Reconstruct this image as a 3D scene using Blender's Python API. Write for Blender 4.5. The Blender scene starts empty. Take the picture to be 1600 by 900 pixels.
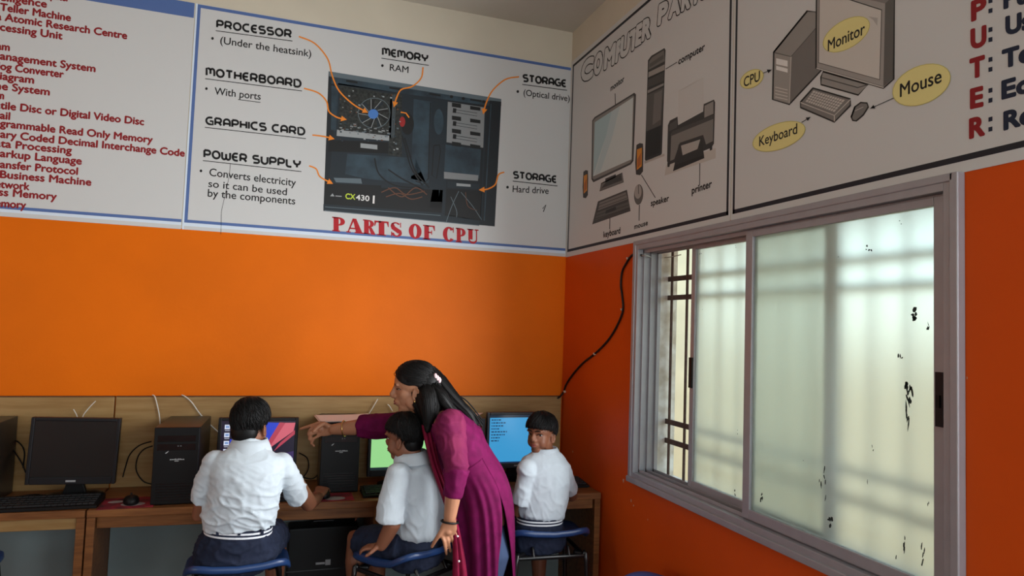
import bpy, math, random
from math import sin, cos, pi, radians, sqrt, atan2, exp
from mathutils import Vector, Matrix, noise
V = Vector
SC = bpy.context.scene
COL = SC.collection

# ------------------------------------------------------------------ camera
FPX = 1051.6
YAW, PITCH, ROLL = 0.328852, 0.056554, 0.034583
HEYE = 1.53
WX, DY, CEIL = 1.511, 3.5, 3.235
_fw = V((sin(YAW) * cos(PITCH), cos(YAW) * cos(PITCH), sin(PITCH)))
_r0 = V((cos(YAW), -sin(YAW), 0))
_u0 = _r0.cross(_fw)
CR = cos(ROLL) * _r0 + sin(ROLL) * _u0
CU = -sin(ROLL) * _r0 + cos(ROLL) * _u0
cam = bpy.data.cameras.new('camera')
cam.sensor_width = 36
cam.lens = FPX / 1600 * 36
cam.clip_start = 0.02
camo = bpy.data.objects.new('camera', cam)
camo.matrix_world = Matrix(((CR.x, CU.x, -_fw.x, 0), (CR.y, CU.y, -_fw.y, 0), (CR.z, CU.z, -_fw.z, HEYE), (0, 0, 0, 1)))
COL.objects.link(camo)
SC.camera = camo


def at(px, py, axis, val):
    """surveyed point: photo position -> world point on the plane axis=val"""
    d = CR * ((px - 800) / FPX) - CU * ((py - 450) / FPX) + _fw
    o = V((0, 0, HEYE))
    return o + d * ((val - o[axis]) / d[axis])


def A(px, py, y):
    return at(px, py, 1, y)


# ------------------------------------------------------------------ look, world, light
SC.view_settings.view_transform = 'Standard'
SC.view_settings.look = 'None'
SC.view_settings.gamma = 1
SC.view_settings.use_curve_mapping = False
SC.view_settings.exposure = 0.0
SC.cycles.use_denoising = True
SC.cycles.max_bounces = 8
SC.cycles.diffuse_bounces = 5
SC.cycles.sample_clamp_indirect = 6

world = bpy.data.worlds.new('daylight')
SC.world = world
world.use_nodes = True
_n = world.node_tree.nodes
_l = world.node_tree.links
_n.clear()
_tc = _n.new('ShaderNodeTexCoord')
_sp = _n.new('ShaderNodeSeparateXYZ')
_rp = _n.new('ShaderNodeValToRGB')
_bg = _n.new('ShaderNodeBackground')
_ow = _n.new('ShaderNodeOutputWorld')
_mr = _n.new('ShaderNodeMapRange')
_l.new(_tc.outputs['Generated'], _sp.inputs[0])
_l.new(_sp.outputs['Z'], _mr.inputs['Value'])
_mr.inputs['From Min'].default_value = -0.6
_mr.inputs['From Max'].default_value = 0.6
_l.new(_mr.outputs[0], _rp.inputs[0])
_l.new(_rp.outputs[0], _bg.inputs[0])
_l.new(_bg.outputs[0], _ow.inputs[0])
_rp.color_ramp.elements[0].position = 0.3
_rp.color_ramp.elements[0].color = (0.55, 0.50, 0.36, 1)
_rp.color_ramp.elements[1].position = 1.0
_rp.color_ramp.elements[1].color = (0.45, 0.62, 0.72, 1)
for _p, _c in ((0.47, (0.70, 0.74, 0.58, 1)), (0.60, (0.72, 0.95, 1.0, 1)), (0.75, (0.62, 0.80, 0.84, 1))):
    _e = _rp.color_ramp.elements.new(_p)
    _e.color = _c
_bg.inputs[1].default_value = 2.7


def area_light(name, loc, direction, sx, sy, power, color, spread=180):
    li = bpy.data.lights.new(name, 'AREA')
    li.shape = 'RECTANGLE'
    li.size, li.size_y = sx, sy
    li.energy = power
    li.color = color
    li.spread = radians(spread)
    o = bpy.data.objects.new(name, li)
    o.location = loc
    o.rotation_euler = V(direction).to_track_quat('-Z', 'Z').to_euler()
    COL.objects.link(o)
    return o


# daylight arriving through the window in the right wall, a second window further
# back in the same wall and the windows behind the camera
area_light('daylight_window_right', (WX - 0.045, 1.80, 1.42), (-1, 0, 0), 1.25, 0.95, 50, (0.95, 0.98, 1.0), 160)
area_light('daylight_window_right_rear', (WX - 0.06, -0.30, 1.5), (-1, 0.5, 0.0), 1.4, 1.0, 34, (0.86, 0.94, 1.0))
area_light('daylight_window_rear', (0.55, -2.90, 1.75), (0, 1, -0.05), 1.7, 1.1, 42, (0.80, 0.91, 1.0))
area_light('fill_light_left', (-3.10, 0.2, 1.6), (1, 0.1, 0.30), 2.0, 1.1, 18, (0.98, 0.97, 0.95))  # added fill light that brightens the upper right wall


sun = bpy.data.lights.new('sun', 'SUN')
sun.energy = 2.2
sun.angle = radians(3)
sun.color = (1.0, 0.95, 0.86)
suno = bpy.data.objects.new('sun', sun)
suno.rotation_euler = V((0.52, 0.12, -0.85)).to_track_quat('-Z', 'Y').to_euler()
suno.location = (-4, 0, 8)
COL.objects.link(suno)

# ------------------------------------------------------------------ materials
def lin(c):
    return tuple(((x / 255) / 12.92 if x / 255 <= 0.04045 else ((x / 255 + 0.055) / 1.055) ** 2.4) for x in c)


MATS = {}


def mat(name, rgb, rough=0.6, spec=0.4, metal=0.0, var=0.0, vscale=8.0, bump=0.0, bscale=200.0, stretch=(1, 1, 1), rgb2=None, coat=0.0, sheen=0.0):
    """rgb is sRGB 0-255; a procedural noise varies it towards rgb2 (or darker)"""
    if name in MATS:
        return MATS[name]
    m = bpy.data.materials.new(name)
    m.use_nodes = True
    nt = m.node_tree
    b = nt.nodes['Principled BSDF']
    c = lin(rgb)
    b.inputs['Base Color'].default_value = (*c, 1)
    b.inputs['Roughness'].default_value = rough
    b.inputs['Specular IOR Level'].default_value = spec
    b.inputs['Metallic'].default_value = metal
    b.inputs['Coat Weight'].default_value = coat
    b.inputs['Sheen Weight'].default_value = sheen
    tc = mp = None
    if var or bump or rgb2:
        tc = nt.nodes.new('ShaderNodeTexCoord')
        mp = nt.nodes.new('ShaderNodeMapping')
        mp.inputs['Scale'].default_value = stretch
        nt.links.new(tc.outputs['Object'], mp.inputs[0])
    if var or rgb2:
        nz = nt.nodes.new('ShaderNodeTexNoise')
        nz.inputs['Scale'].default_value = vscale
        nz.inputs['Detail'].default_value = 6
        nt.links.new(mp.outputs[0], nz.inputs['Vector'])
        rp = nt.nodes.new('ShaderNodeValToRGB')
        c2 = lin(rgb2) if rgb2 else tuple(x * (1 - var) for x in c)
        rp.color_ramp.elements[0].position = 0.35
        rp.color_ramp.elements[0].color = (*c2, 1)
        rp.color_ramp.elements[1].position = 0.65
        rp.color_ramp.elements[1].color = (*c, 1)
        nt.links.new(nz.outputs[0], rp.inputs[0])
        nt.links.new(rp.outputs[0], b.inputs['Base Color'])
    if bump:
        nz2 = nt.nodes.new('ShaderNodeTexNoise')
        nz2.inputs['Scale'].default_value = bscale
        nz2.inputs['Detail'].default_value = 4
        nt.links.new(mp.outputs[0], nz2.inputs['Vector'])
        bp = nt.nodes.new('ShaderNodeBump')
        bp.inputs['Strength'].default_value = bump
        bp.inputs['Distance'].default_value = 0.004
        nt.links.new(nz2.outputs[0], bp.inputs['Height'])
        nt.links.new(bp.outputs[0], b.inputs['Normal'])
    MATS[name] = m
    return m


def emit(name, rgb, strength=1.0):
    if name in MATS:
        return MATS[name]
    m = bpy.data.materials.new(name)
    m.use_nodes = True
    b = m.node_tree.nodes['Principled BSDF']
    b.inputs['Base Color'].default_value = (0.01, 0.01, 0.01, 1)
    b.inputs['Roughness'].default_value = 0.3
    b.inputs['Emission Color'].default_value = (*lin(rgb), 1)
    b.inputs['Emission Strength'].default_value = strength
    MATS[name] = m
    return m


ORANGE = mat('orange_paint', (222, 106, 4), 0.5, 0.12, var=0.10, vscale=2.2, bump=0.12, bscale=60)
ORANGE_SHADED = mat('shaded_orange_paint', (204, 78, 16), 0.5, 0.14, var=0.10, vscale=2.2, bump=0.12, bscale=60)  # same orange paint, with the window wall's shade put into the colour
CREAM = mat('cream_paint', (205, 198, 180), 0.7, 0.3, var=0.07, vscale=3)
CEILM = mat('ceiling_paint', (196, 192, 180), 0.8, 0.2, var=0.06, vscale=3)
BANNER = mat('banner_vinyl', (198, 200, 200), 0.55, 0.3)
WOOD = mat('teak_laminate', (132, 84, 44), 0.45, 0.35, rgb2=(104, 62, 30), vscale=6, stretch=(1, 10, 14))
BOARD = mat('beige_laminate', (158, 126, 80), 0.45, 0.3, rgb2=(142, 108, 64), vscale=5, stretch=(1, 6, 10))
GREYLAM = mat('grey_laminate', (112, 124, 124), 0.6, 0.3, var=0.12, vscale=5)
BLACKP = mat('black_plastic', (9, 9, 10), 0.5, 0.25)
BLACKG = mat('black_gloss', (12, 12, 14), 0.22, 0.5)
DARKG = mat('dark_grey_plastic', (22, 23, 26), 0.4, 0.3)
ALU = mat('anodised_aluminium', (158, 156, 160), 0.45, 0.5, metal=0.3, var=0.06, vscale=20)
STEELB = mat('black_tube', (18, 18, 20), 0.3, 0.5)
BLUES = mat('blue_plastic', (24, 50, 92), 0.36, 0.45)
WHITEC = mat('white_cord', (205, 200, 190), 0.6)
INK = mat('black_ink', (20, 20, 22), 0.55, 0.3)
REDINK = mat('crimson_ink', (172, 22, 34), 0.55, 0.3)
MAROON = mat('maroon_ink', (134, 24, 30), 0.55, 0.3)
NAVYINK = mat('navy_ink', (24, 34, 56), 0.55, 0.3)
BLUEINK = mat('blue_ink', (80, 106, 160), 0.55, 0.3)
PALEBLUE = mat('pale_blue_ink', (208, 222, 236), 0.55, 0.3)
ORINK = mat('orange_ink', (226, 132, 40), 0.5, 0.3)
SHIRT = mat('white_cotton', (186, 195, 202), 0.85, 0.1, var=0.05, vscale=30, bump=0.25, bscale=500)
NAVY = mat('navy_cloth', (34, 40, 58), 0.85, 0.15, var=0.2, vscale=40, bump=0.3, bscale=600)
BELTW = mat('belt_white', (206, 208, 212), 0.7)
SKINB = mat('skin_brown', (126, 80, 58), 0.5, 0.35, var=0.10, vscale=25)
SKINW = mat('skin_warm', (164, 114, 86), 0.5, 0.35, var=0.08, vscale=25)
LIPS = mat('lips', (122, 62, 58), 0.45)
HAIR = mat('black_hair', (9, 7, 7), 0.55, 0.22, rgb2=(5, 4, 4), vscale=60)
EYEW = mat('eye_white', (176, 168, 160), 0.35)
IRIS = mat('iris_dark', (24, 15, 12), 0.2, 0.6)
MAGENTA = mat('magenta_cloth', (98, 12, 64), 0.8, 0.12, rgb2=(84, 9, 54), vscale=30, bump=0.3, bscale=400)
SHEER = mat('sheer_magenta', (108, 32, 64), 0.8, 0.12, rgb2=(92, 18, 58), vscale=14, bump=0.2, bscale=500)
CRIMSON = mat('crimson_cloth', (118, 11, 48), 0.75, 0.15, rgb2=(98, 8, 38), vscale=20)
PAPER = mat('white_paper', (222, 206, 200), 0.8)


# ------------------------------------------------------------------ mesh builder
class MB:
    def __init__(self):
        self.v, self.f, self.m, self.mats = [], [], [], []

    def mi(self, m):
        if m is None:
            return 0
        if m not in self.mats:
            self.mats.append(m)
        return self.mats.index(m)

    def add(self, vs, fs, m=None):
        o = len(self.v)
        k = self.mi(m)
        self.v += [V(x) for x in vs]
        for f in fs:
            self.f.append([i + o for i in f])
            self.m.append(k)
        return self

    def box(self, c, s, R=None, m=None):
        c = V(c)
        hx, hy, hz = s[0] / 2, s[1] / 2, s[2] / 2
        vs = [V((x, y, z)) for z in (-hz, hz) for y in (-hy, hy) for x in (-hx, hx)]
        if R is not None:
            vs = [R @ q for q in vs]
        return self.add([c + q for q in vs], [(0, 2, 3, 1), (4, 5, 7, 6), (0, 1, 5, 4), (1, 3, 7, 5), (3, 2, 6, 7), (2, 0, 4, 6)], m)

    def span(self, a, b, m=None):
        a, b = V(a), V(b)
        return self.box((a + b) / 2, [abs(b[i] - a[i]) for i in range(3)], m=m)

    def prism(self, pts, d, m=None):
        """closed polygon pts (3D) pushed along vector d"""
        n = len(pts)
        d = V(d)
        vs = [V(p) for p in pts] + [V(p) + d for p in pts]
        fs = [list(range(n))[::-1], list(range(n, 2 * n))] + [(i, (i + 1) % n, n + (i + 1) % n, n + i) for i in range(n)]
        return self.add(vs, fs, m)

    def loft(self, rings, m=None, cap=True):
        """rings: lists of points of equal length"""
        n = len(rings[0])
        vs = [p for r in rings for p in r]
        fs = []
        for k in range(len(rings) - 1):
            for i in range(n):
                j = (i + 1) % n
                fs.append((k * n + i, k * n + j, (k + 1) * n + j, (k + 1) * n + i))
        if cap:
            fs.append(list(range(n))[::-1])
            e = (len(rings) - 1) * n
            fs.append([e + i for i in range(n)])
        return self.add(vs, fs, m)

    def ell(self, c, r, R=None, n=18, k=12, m=None):
        c = V(c)
        rings = []
        for a in range(1, k):
            t = pi * a / k
            rg = []
            for b in range(n):
                p = 2 * pi * b / n
                q = V((r[0] * sin(t) * cos(p), r[1] * sin(t) * sin(p), r[2] * cos(t)))
                rg.append(c + (R @ q if R is not None else q))
            rings.append(rg)
        top = c + (R @ V((0, 0, r[2])) if R is not None else V((0, 0, r[2])))
        bot = c + (R @ V((0, 0, -r[2])) if R is not None else V((0, 0, -r[2])))
        vs = [top] + [p for rg in rings for p in rg] + [bot]
        fs = [(0, 1 + i, 1 + (i + 1) % n) for i in range(n)]
        for q in range(len(rings) - 1):
            for i in range(n):
                j = (i + 1) % n
                fs.append((1 + q * n + i, 1 + (q + 1) * n + i, 1 + (q + 1) * n + j, 1 + q * n + j))
        o = 1 + (len(rings) - 1) * n
        fs += [(o + (i + 1) % n, o + i, len(vs) - 1) for i in range(n)]
        return self.add(vs, fs, m)

    def tube(self, pts, rad, n=12, m=None, flat=None, round_ends=True):
        """swept tube; rad scalar or list; flat=(a, vec): squash factor along vec"""
        pts = [V(p) for p in pts]
        if not hasattr(rad, '__len__'):
            rad = [rad] * len(pts)
        T = []
        for i in range(len(pts)):
            d = pts[min(i + 1, len(pts) - 1)] - pts[max(i - 1, 0)]
            T.append(d.normalized() if d.length > 1e-9 else V((0, 0, 1)))
        u = T[0].orthogonal().normalized()
        rings = []
        P, Rr, TT = list(pts), list(rad), list(T)
        if round_ends:
            a0, a1 = [], []
            for s in (0.98, 0.85, 0.5):
                a0.append((pts[0] - T[0] * rad[0] * s, rad[0] * sqrt(1 - s * s), T[0]))
                a1.append((pts[-1] + T[-1] * rad[-1] * s, rad[-1] * sqrt(1 - s * s), T[-1]))
            a1 = a1[::-1]
            P = [x[0] for x in a0] + P + [x[0] for x in a1]
            Rr = [x[1] for x in a0] + Rr + [x[1] for x in a1]
            TT = [x[2] for x in a0] + TT + [x[2] for x in a1]
        for p, r, t in zip(P, Rr, TT):
            u = (u - t * u.dot(t))
            u = u.normalized() if u.length > 1e-6 else t.orthogonal().normalized()
            w = t.cross(u)
            rg = []
            for i in range(n):
                q = (u * cos(2 * pi * i / n) + w * sin(2 * pi * i / n)) * r
                if flat is not None:
                    fv = V(flat[1]).normalized()
                    q = q - fv * q.dot(fv) * (1 - flat[0])
                rg.append(p + q)
            rings.append(rg)
        return self.loft(rings, m)

    def mesh(self, name='mesh'):
        me = bpy.data.meshes.new(name)
        me.from_pydata([tuple(p) for p in self.v], [], self.f)
        for m in self.mats:
            me.materials.append(m)
        if self.mats:
            me.polygons.foreach_set('material_index', self.m)
        me.update()
        return me


def smoothpath(pts, k=6):
    """Catmull-Rom through pts (vectors or tuples, any dimension 2..4)"""
    P = [list(p) for p in pts]
    P = [P[0]] + P + [P[-1]]
    out = []
    for i in range(1, len(P) - 2):
        for j in range(k):
            t = j / k
            out.append([0.5 * (2 * b + (c - a) * t + (2 * a - 5 * b + 4 * c - d) * t * t + (3 * b - a - 3 * c + d) * t ** 3)
                        for a, b, c, d in zip(P[i - 1], P[i], P[i + 1], P[i + 2])])
    out.append(P[-2])
    return out


def link(name, me, parent=None, smooth=False, bevel=0.0, m=None):
    o = bpy.data.objects.new(name, me)
    COL.objects.link(o)
    if m is not None:
        me.materials.clear()
        me.materials.append(m)
    if parent is not None:
        o.parent = parent
        if parent.type == 'EMPTY' or parent.get('_origin') is not None:
            pass
    if smooth:
        me.polygons.foreach_set('use_smooth', [True] * len(me.polygons))
    if bevel:
        b = o.modifiers.new('bevel', 'BEVEL')
        b.width = bevel
        b.segments = 2
        b.limit_method = 'ANGLE'
        b.angle_limit = radians(40)
    return o


def obj(name, mb, m=None, parent=None, smooth=False, bevel=0.0, world=False):
    """one mesh object. world=True: mesh given in world coordinates under a parent placed elsewhere"""
    if world and parent is not None:
        p, off = parent, V((0, 0, 0))
        while p is not None:
            off += p.location
            p = p.parent
        for i in range(len(mb.v)):
            mb.v[i] = mb.v[i] - off
    return link(name, mb.mesh(name), parent, smooth, bevel, m)


def tag(o, label, cat, group=None):
    o['label'] = label
    o['category'] = cat
    if group:
        o['group'] = group
    return o


def thing(name, label, cat, loc=(0, 0, 0), rotz=0.0, group=None):
    o = bpy.data.objects.new(name, None)
    o.empty_display_size = 0.1
    COL.objects.link(o)
    o.location = loc
    o.rotation_euler = (0, 0, rotz)
    return tag(o, label, cat, group)


def struct(name, mb, m=None, parent=None, bevel=0.0):
    o = obj(name, mb, m, parent, bevel=bevel)
    if parent is None:
        o['kind'] = 'structure'
    return o


def remesh(mb, voxel, smooth=4):
    me = mb.mesh('tmp')
    o = bpy.data.objects.new('tmp', me)
    COL.objects.link(o)
    r = o.modifiers.new('r', 'REMESH')
    r.mode = 'VOXEL'
    r.voxel_size = voxel
    if smooth:
        s = o.modifiers.new('s', 'SMOOTH')
        s.factor = 0.5
        s.iterations = smooth
    dg = bpy.context.evaluated_depsgraph_get()
    me2 = bpy.data.meshes.new_from_object(o.evaluated_get(dg))
    bpy.data.objects.remove(o)
    bpy.data.meshes.remove(me)
    me2.polygons.foreach_set('use_smooth', [True] * len(me2.polygons))
    return me2


def shift(me, off):
    for v in me.vertices:
        v.co -= off


def wrinkle(me, amp, sc, seed=0.0, fn=None):
    """cloth folds: two layers of ridged noise pushed along the normals"""
    ns = [v.normal.copy() for v in me.vertices]
    for v, n in zip(me.vertices, ns):
        p = v.co
        w = noise.noise(V((p.x * 5 + seed, p.y * 5, p.z * 5)))
        q = V((p.x * sc[0] + seed + w, p.y * sc[1] + seed - w, p.z * sc[2] + w))
        r = max(0, 1 - abs(noise.noise(q)) * 3.2) ** 1.5
        q2 = V((p.x * sc[0] * 2.1 - seed, p.y * sc[1] * 2.1, p.z * sc[2] * 1.7 + p.x * 14))
        r2 = max(0, 1 - abs(noise.noise(q2)) * 3.5) ** 1.5
        a = amp * (fn(p) if fn else 1)
        v.co = p + n * a * (0.5 * w + 1.0 * r + 0.5 * r2 - 0.5)
    me.update()
# ------------------------------------------------------------------ the room
SPLIT = 1.938
XL, YR = -3.2, -3.0
TH = 0.2


def wall_y(name, y0, y1, x0, x1, openings=(), paint=ORANGE):
    """wall facing along y, orange below, cream above; openings (x0,x1,z0,z1)"""
    mb = MB()
    cuts = [(x0, x1, 0, SPLIT, paint), (x0, x1, SPLIT, CEIL, CREAM)]
    for a, b, c, d, m in cuts:
        rects = [(a, b, c, d)]
        for (p, q, r, s) in openings:
            new = []
            for (A0, B0, C0, D0) in rects:
                if q <= A0 or p >= B0 or s <= C0 or r >= D0:
                    new.append((A0, B0, C0, D0))
                    continue
                if p > A0: new.append((A0, p, C0, D0))
                if q < B0: new.append((q, B0, C0, D0))
                lo, hi = max(p, A0), min(q, B0)
                if r > C0: new.append((lo, hi, C0, r))
                if s < D0: new.append((lo, hi, s, D0))
            rects = new
        for (A0, B0, C0, D0) in rects:
            mb.span((A0, y0, C0), (B0, y1, D0), m)
    return mb


def swapxy(mb):
    mb.v = [V((p.y, p.x, p.z)) for p in mb.v]
    mb.f = [f[::-1] for f in mb.f]
    return mb


struct('wall_back', wall_y('b', DY, DY + TH, XL - TH, WX + TH))
WIN = (1.155, 2.672, 0.882, 1.918)     # opening in the right wall: y0,y1,z0,z1
WIN2 = (-1.05, 0.45, 0.882, 1.918)
struct('wall_right', swapxy(wall_y('r', WX, WX + TH, YR - TH, DY, (WIN, WIN2), ORANGE_SHADED)))
struct('wall_left', swapxy(wall_y('l', XL - TH, XL, YR - TH, DY, ((-0.9, 1.3, 0.95, 2.15),))))
struct('wall_rear', wall_y('f', YR - TH, YR, XL, WX, ((-0.4, 1.4, 1.1, 2.4),)))
struct('floor', MB().span((XL - TH, YR - TH, -0.1), (WX + TH, DY + TH, 0)), mat('grey_floor_tiles', (92, 86, 80), 0.35, var=0.15, vscale=4))
struct('ceiling', MB().span((XL - TH, YR - TH, CEIL), (WX + TH, DY + TH, CEIL + 0.15)), CEILM)

# outside: ground and a plastered boundary wall beyond the window
struct('trim_1', MB().span((WX + TH, -12, -0.6), (16, 14, -0.5)), mat('dry_ground', (206, 190, 150), 0.9, var=0.2, vscale=1))
struct('trim_2', MB().span((4.2, -8, -0.5), (4.4, 12, 1.50)), mat('lime_plaster', (224, 216, 192), 0.9, var=0.15, vscale=2))

struct('trim_3', MB().span((2.4, 5.2, -0.5), (3.62, 5.5, 4.5)), MATS['lime_plaster'])
struct('trim_4', MB().span((WX + TH, 0.7, 2.02), (WX + TH + 0.55, 3.1, 2.10)), mat('grey_concrete', (176, 170, 158), 0.9, var=0.15, vscale=5))

# paint flaws on the right wall
pc = MB()
rng = random.Random(4)
for cx, cy, r in ((974, 752, 3.0), (986, 783, 2.2), (990, 790, 1.6), (895, 706, 1.5), (1511, 590, 2.0), (1012, 812, 1.5), (930, 880, 1.5)):
    pts = []
    for k in range(9):
        a = 2 * pi * k / 9
        rr = r * rng.uniform(0.4, 1.2)
        pts.append(at(cx + rr * cos(a) * 0.6, cy + rr * sin(a) * 1.3, 0, WX - 0.0008))
    pc.add(pts, [list(range(9))])
obj('paint_chips', pc, mat('bare_plaster', (196, 150, 120), 0.9), bpy.data.objects['wall_right'])

# ------------------------------------------------------------------ sliding window in the right wall
y0, y1, z0, z1 = WIN
glass = bpy.data.materials.new('frosted_glass')
glass.use_nodes = True
nt = glass.node_tree
nt.nodes.clear()
out = nt.nodes.new('ShaderNodeOutputMaterial')
rf = nt.nodes.new('ShaderNodeBsdfRefraction')
rf.inputs['Color'].default_value = (0.97, 0.985, 0.955, 1)
rf.inputs['Roughness'].default_value = 0.40
rf.inputs['IOR'].default_value = 1.35
tl = nt.nodes.new('ShaderNodeBsdfTranslucent')
tl.inputs['Color'].default_value = (0.95, 0.965, 0.92, 1)
df = nt.nodes.new('ShaderNodeBsdfPrincipled')
df.inputs['Base Color'].default_value = (0.35, 0.38, 0.37, 1)
df.inputs['Roughness'].default_value = 0.35
m1 = nt.nodes.new('ShaderNodeMixShader')
m1.inputs[0].default_value = 0.25
m2 = nt.nodes.new('ShaderNodeMixShader')
m2.inputs[0].default_value = 0.08
nt.links.new(rf.outputs[0], m1.inputs[1])
nt.links.new(tl.outputs[0], m1.inputs[2])
nt.links.new(m1.outputs[0], m2.inputs[1])
nt.links.new(df.outputs[0], m2.inputs[2])
nt.links.new(m2.outputs[0], out.inputs[0])
bw = nt.nodes.new('ShaderNodeTexNoise')
bw.inputs['Scale'].default_value = 90
bb = nt.nodes.new('ShaderNodeBump')
bb.inputs['Strength'].default_value = 0.15
nt.links.new(bw.outputs[0], bb.inputs['Height'])
nt.links.new(bb.outputs[0], rf.inputs['Normal'])

win = bpy.data.objects.new('window_1', None)
COL.objects.link(win)
win.location = (WX, (y0 + y1) / 2, z0)
win['kind'] = 'structure'
fr = MB()
FI, FO = WX - 0.022, WX + 0.10          # frame depth range
w = 0.028
fr.span((FI, y0, z0), (FO, y0 + w, z1)).span((FI, y1 - w, z0), (FO, y1, z1))
fr.span((FI, y0 + w, z1 - w), (FO, y1 - w, z1)).span((FI, y0 + w, z0), (FO, y1 - w, z0 + w))
# track ribs on the head and sill
for x in (WX + 0.004, WX + 0.040, WX + 0.076):
    fr.span((x, y0 + w, z0 + w), (x + 0.003, y1 - w, z0 + w + 0.014))
    fr.span((x, y0 + w, z1 - w - 0.016), (x + 0.003, y1 - w, z1 - w))
    fr.span((x, y1 - w - 0.012, z0 + w), (x + 0.003, y1 - w, z1 - w))
obj('window_frame', fr, ALU, win, bevel=0.002, world=True)
# outer cover strip lying on the wall face
cs = MB()
cs.span((WX - 0.026, y0 - 0.012, z0 - 0.012), (WX - 0.0005, y0 + 0.010, z1 + 0.012)).span((WX - 0.026, y1 - 0.01, z0 - 0.012), (WX - 0.0005, y1 + 0.012, z1 + 0.012))
cs.span((WX - 0.026, y0, z1 - 0.008), (WX - 0.0005, y1, z1 + 0.012)).span((WX - 0.034, y0 - 0.012, z0 - 0.016), (WX - 0.0005, y1 + 0.012, z0 + 0.008))
obj('cover_strip', cs, ALU, win, bevel=0.003, world=True)


def sash(ya, yb, x, stile_a, stile_b, name='sash'):
    """ya = nearer edge, yb = farther edge"""
    s = MB()
    za, zb = z0 + w + 0.006, z1 - w - 0.006
    d = 0.026
    s.span((x, ya, za), (x + d, ya + stile_a, zb)).span((x, yb - stile_b, za), (x + d, yb, zb))
    s.span((x, ya + stile_a, za), (x + d, yb - stile_b, za + 0.032)).span((x, ya + stile_a, zb - 0.022), (x + d, yb - stile_b, zb))
    so = obj(name, s, ALU, win, bevel=0.002, world=True)
    g = MB().span((x + 0.010, ya + stile_a - 0.004, za + 0.028), (x + 0.015, yb - stile_b + 0.004, zb - 0.018))
    obj('glass_pane', g, glass, so, world=True)
    return so


front = sash(1.185, 1.928, WX - 0.006, 0.036, 0.036)
rear = sash(1.585, 2.325, WX + 0.044, 0.036, 0.026)
# latch on the right stile, edge pull on the rear sash
la = MB().span((WX - 0.012, 1.192, 1.325), (WX - 0.005, 1.212, 1.455), m=DARKG).span((WX - 0.016, 1.198, 1.37), (WX - 0.010, 1.207, 1.40), m=BLACKP)
obj('latch', la, None, front, world=True)
obj('latch', MB().span((WX + 0.037, 2.302, 1.31), (WX + 0.045, 2.322, 1.43)), BLACKP, rear, world=True)
# dirt scraped into the glass paint
dirt = MB()
rng = random.Random(11)
for (cx, cy, hh, ww, nn) in ((1407, 556, 8, 3, 3), (1420, 612, 16, 5, 10), (1418, 650, 22, 3, 6), (1450, 510, 8, 3, 3), (1426, 490, 10, 6, 6), (1357, 387, 5, 4, 4), (1311, 400, 3, 2, 1), (1405, 347, 3, 3, 2),
                              (1288, 745, 12, 2, 2), (1281, 752, 12, 2, 2), (1290, 765, 14, 1.5, 2), (1354, 760, 8, 2, 1), (1363, 700, 7, 1.5, 2), (1411, 855, 16, 3, 4), (1443, 868, 18, 3, 4), (1188, 776, 9, 3, 4), (1399, 868, 6, 2, 2),
                              (1300, 815, 8, 5, 4), (1453, 318, 4, 3, 2), (1448, 790, 5, 3, 2), (1255, 720, 4, 1, 1)):
    for k in range(nn):
        x, y = cx + rng.uniform(-ww, ww) * 1.2, cy + rng.uniform(-hh, hh)
        n = 8
        h2, w2 = rng.uniform(0.4, 1.0) * hh * 0.62, rng.uniform(0.4, 0.9) * ww * 0.62
        sk = rng.uniform(-0.25, 0.25)
        pts = []
        for i in range(n):
            a = 2 * pi * i / n
            rr = rng.uniform(0.6, 1.15)
            pts.append(at(x + rr * w2 * cos(a) + sk * h2 * sin(a), y - rr * h2 * sin(a), 0, WX + 0.0035))
        dirt.add(pts, [list(range(n))])
obj('dirt_specks', dirt, mat('window_dirt', (38, 46, 44), 0.9), front, world=True)
dirt = MB()
for (cx, cy, hh, ww, nn) in ((1080, 720, 14, 3, 4), (1150, 385, 2, 1.5, 2), (1095, 395, 2, 2, 2), (1098, 484, 2, 1, 1), (1152, 675, 3, 1, 2), (1082, 600, 2, 1, 2), (1148, 770, 5, 2, 3)):
    for k in range(nn):
        x, y = cx + rng.uniform(-ww, ww), cy + rng.uniform(-hh, hh)
        h2, w2 = rng.uniform(0.3, 0.8) * hh * 0.6, rng.uniform(0.4, 0.9) * ww * 0.5
        pts = [at(x + w2 * cos(2 * pi * i / 8), y - h2 * sin(2 * pi * i / 8), 0, WX + 0.0535) for i in range(8)]
        dirt.add(pts, [list(range(8))])
obj('dirt_specks', dirt, MATS['window_dirt'], rear, world=True)
# security grille outside
gx = WX + 0.155
IRON = mat('rusty_iron', (92, 70, 62), 0.7, var=0.4, vscale=40)
gr = MB()
ny = 12
for i in range(ny + 1):
    yy = y0 + 0.03 + (y1 - y0 - 0.06) * i / ny
    gr.tube([(gx, yy, z0), (gx, yy, z1)], 0.0062, 8)
for zz in (z0 + 0.16, z0 + 0.245, z1 - 0.235, z1 - 0.15):
    gr.span((gx - 0.004, y0, zz - 0.011), (gx + 0.004, y1, zz + 0.011))
obj('security_grille', gr, IRON, win, world=True)
# plastered reveal with stains outside the frame
rv = MB().span((FO, y1 - 0.002, z0), (WX + TH, y1 + 0.001, z1)).span((FO, y0 - 0.001, z0 - 0.001), (WX + TH, y1, z0 + 0.002)).span((FO, y0 - 0.001, z0), (WX + TH, y0 + 0.002, z1))
obj('plaster_reveal', rv, mat('stained_plaster', (244, 242, 238), 0.9, rgb2=(206, 196, 182), vscale=18), win, world=True)

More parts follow.
